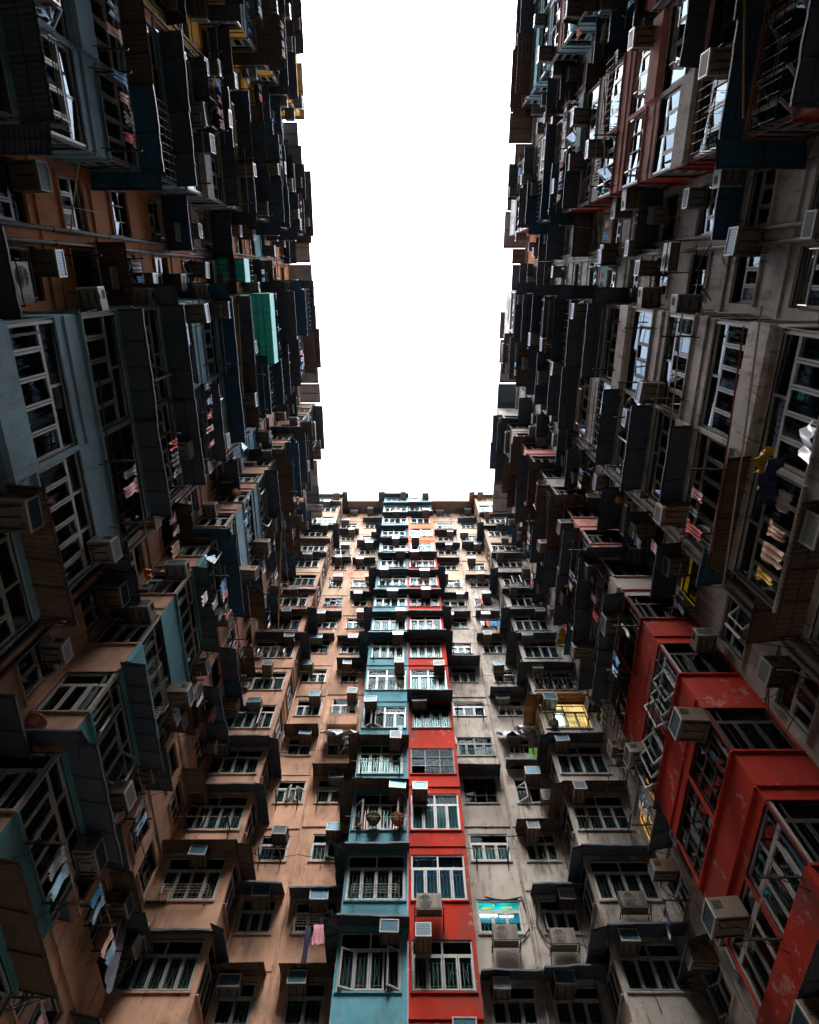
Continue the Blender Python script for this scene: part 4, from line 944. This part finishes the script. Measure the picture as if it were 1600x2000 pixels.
for F, u, d, z, r, mt, l in [(FE, -1.3, 1.95, ZK(2) + .0, .26, 'wicker', 'round brown basket on the rail of the turquoise bay'), (FE, -.4, 1.95, ZK(2) + .0, .24, 'terracotta', 'dark plant pot right of the basket on the turquoise bay'),
    (FE, -6.05, .25, ZK(2) + .05, .14, 'terracotta', 'small plant pot at the outer edge of the salmon wall'), (FL, 9.15, .5, 12.4, .22, 'terracotta', 'leafy plant pot at the lower left edge'),
    (FE, 6.7, 1.9, ZK(4) - .25, .22, 'wicker', 'brown basket under the warm lit corner window'), (FL, 13.2, 1.3, 24.5, .16, 'terracotta', 'leafy pot deep on the left salmon wall'), (FL, 9.0, 1.0, 27.4, .18, 'terracotta', 'leafy pot by the blue left bay'),
    (FR, -8.2, .4, 24.2, .16, 'terracotta', 'leafy pot on the right grey column')]: pot(F, u, d, z, r, mt, l, mt != 'wicker' or u < 0)
# long poles leaning along the side walls
for F, pts, mt, l in [(FL, [(1.0, 1.9, 27.6), (4.6, 1.95, 26.9)], 'ypole', 'long yellow bamboo pole along the slate left bay'), (FL, [(13.0, 1.5, 34.5), (19.0, 1.2, 32.5)], 'ypole', 'upper yellow pole near the far left corner'), (FL, [(12.8, 1.6, 33.7), (18.8, 1.3, 31.9)], 'ypole', 'lower yellow pole near the far left corner'),
    (FR, [(-.8, 1.9, 17.6), (-5.8, 1.95, 17.0)], 'steel', 'long pale pole on the long right bay, upper one'), (FR, [(-.9, 2.05, 14.3), (-5.6, 2.1, 13.8)], 'pipe_red', 'long red brown pole on the long right bay'), (FR, [(-.5, 2.1, 13.7), (-6.0, 2.1, 13.1)], 'steel', 'long pale pole on the long right bay, lowest one'),
    (FL, [(-2.6, .7, 18.6), (-1.0, .75, 17.5)], 'steel', 'pale pole on the left orange wall'), (FR, [(3.3, 1.9, 25.6), (6.2, 1.9, 26.8)], 'pipe_red', 'red pole along the pink right bay'), (FR, [(3.0, 1.95, 16.0), (7.0, 2.0, 17.4)], 'ypole', 'yellowish pole at the top right edge of the photo'),
    (FL, [(2.0, 1.9, 15.3), (6.0, 1.9, 15.0)], 'iron', 'dark pole across the white framed window on the left')]:
    m_ = MB(); a, b = F.p(*pts[0]), F.p(*pts[1]); m_.tube([a, a.lerp(b, .5) - Vector((0, 0, .03)), b], .022, P[mt], 6)
    o = add('pole', m_.mesh('pole', True)); tag(o, l, 'pole', 'poles along the walls')
# roof aerials
for x, y, z in ((-1.0, 21, 57.3), (1.6, 21, 57.3), (8.2, 20.5, 57.3), (3.4, 21.2, 57.3)):
    m_ = MB(); m_.tube([(0, 0, 0), (0, 0, 2.2)], .02, P['iron'], 5)
    for j in range(5): m_.tube([(-.45 + j * .05, 0, 1.2 + j * .22), (.45 - j * .05, 0, 1.2 + j * .22)], .01, P['iron'], 4)
    m_.tube([(0, -.4, 1.6), (0, .4, 1.6)], .012, P['iron'], 4)
    o = add('roof_aerial', m_.mesh('roof_aerial'), None, Matrix.Translation((x, y - .3, z - .1))); tag(o, 'thin metal aerial on the far roof edge', 'aerial', 'aerials on the far roof')

# ------------------------------------------------------------ place the air conditioners: 300 individuals nearest the camera, the rest one stuff object
def cam_score(M): 
    p = M.translation; return (p - Vector((0, 0, 1.6))).length
AC_LIST.sort(key=lambda a: cam_score(a[0]))
grp = 'air conditioners on the walls'
rest = MB()
for i, (M, var, (cn_, n, side)) in enumerate(AC_LIST):
    if i < 300:
        rr_ = random.Random(i); M = M @ Matrix.Rotation(R(rr_.uniform(-3, 5)), 4, 'X') @ Matrix.Rotation(R(rr_.uniform(-3, 3)), 4, 'Z') @ Matrix.Rotation(R(rr_.uniform(-2.5, 2.5)), 4, 'Y')
        t = thing('air_conditioner', M, f"{AC_LOOK[var]} air conditioner, {side} of {ORD[n]} window up, {cn_}", 'air conditioner', grp)
        add('casing', ACM[var][0], t); add('front_grille', ACM[var][1], t); add('bracket', ACM[var][2], t)
        if rr_.random() < .45: add('hose', HOSE[rr_.randint(0, 3)], t)
    else:
        for me in ACM[var]:
            off = len(rest.v); rest.v += [tuple(M @ v.co) for v in me.vertices]
            for p in me.polygons: rest.f.append(tuple(off + q for q in p.vertices)); rest.mi.append(rest.m(me.materials[p.material_index]))
if rest.v:
    o = add('air_conditioner', rest.mesh('distant_air_conditioners')); o['kind'] = 'stuff'; tag(o, 'many tiny box air conditioners high up on the walls near the roofs', 'air conditioners')

# ------------------------------------------------------------ ground
g = MB(); g.quad([(-300, -300, 0), (300, -300, 0), (300, 300, 0), (-300, 300, 0)], P['grey'])
o = add('ground', g.mesh('ground')); o['kind'] = 'structure'

print('windows', [(b.nwin) for b, *_ in sideB], bl.nwin, br.nwin, 'ac', len(AC_LIST), 'objects', len(bpy.data.objects))
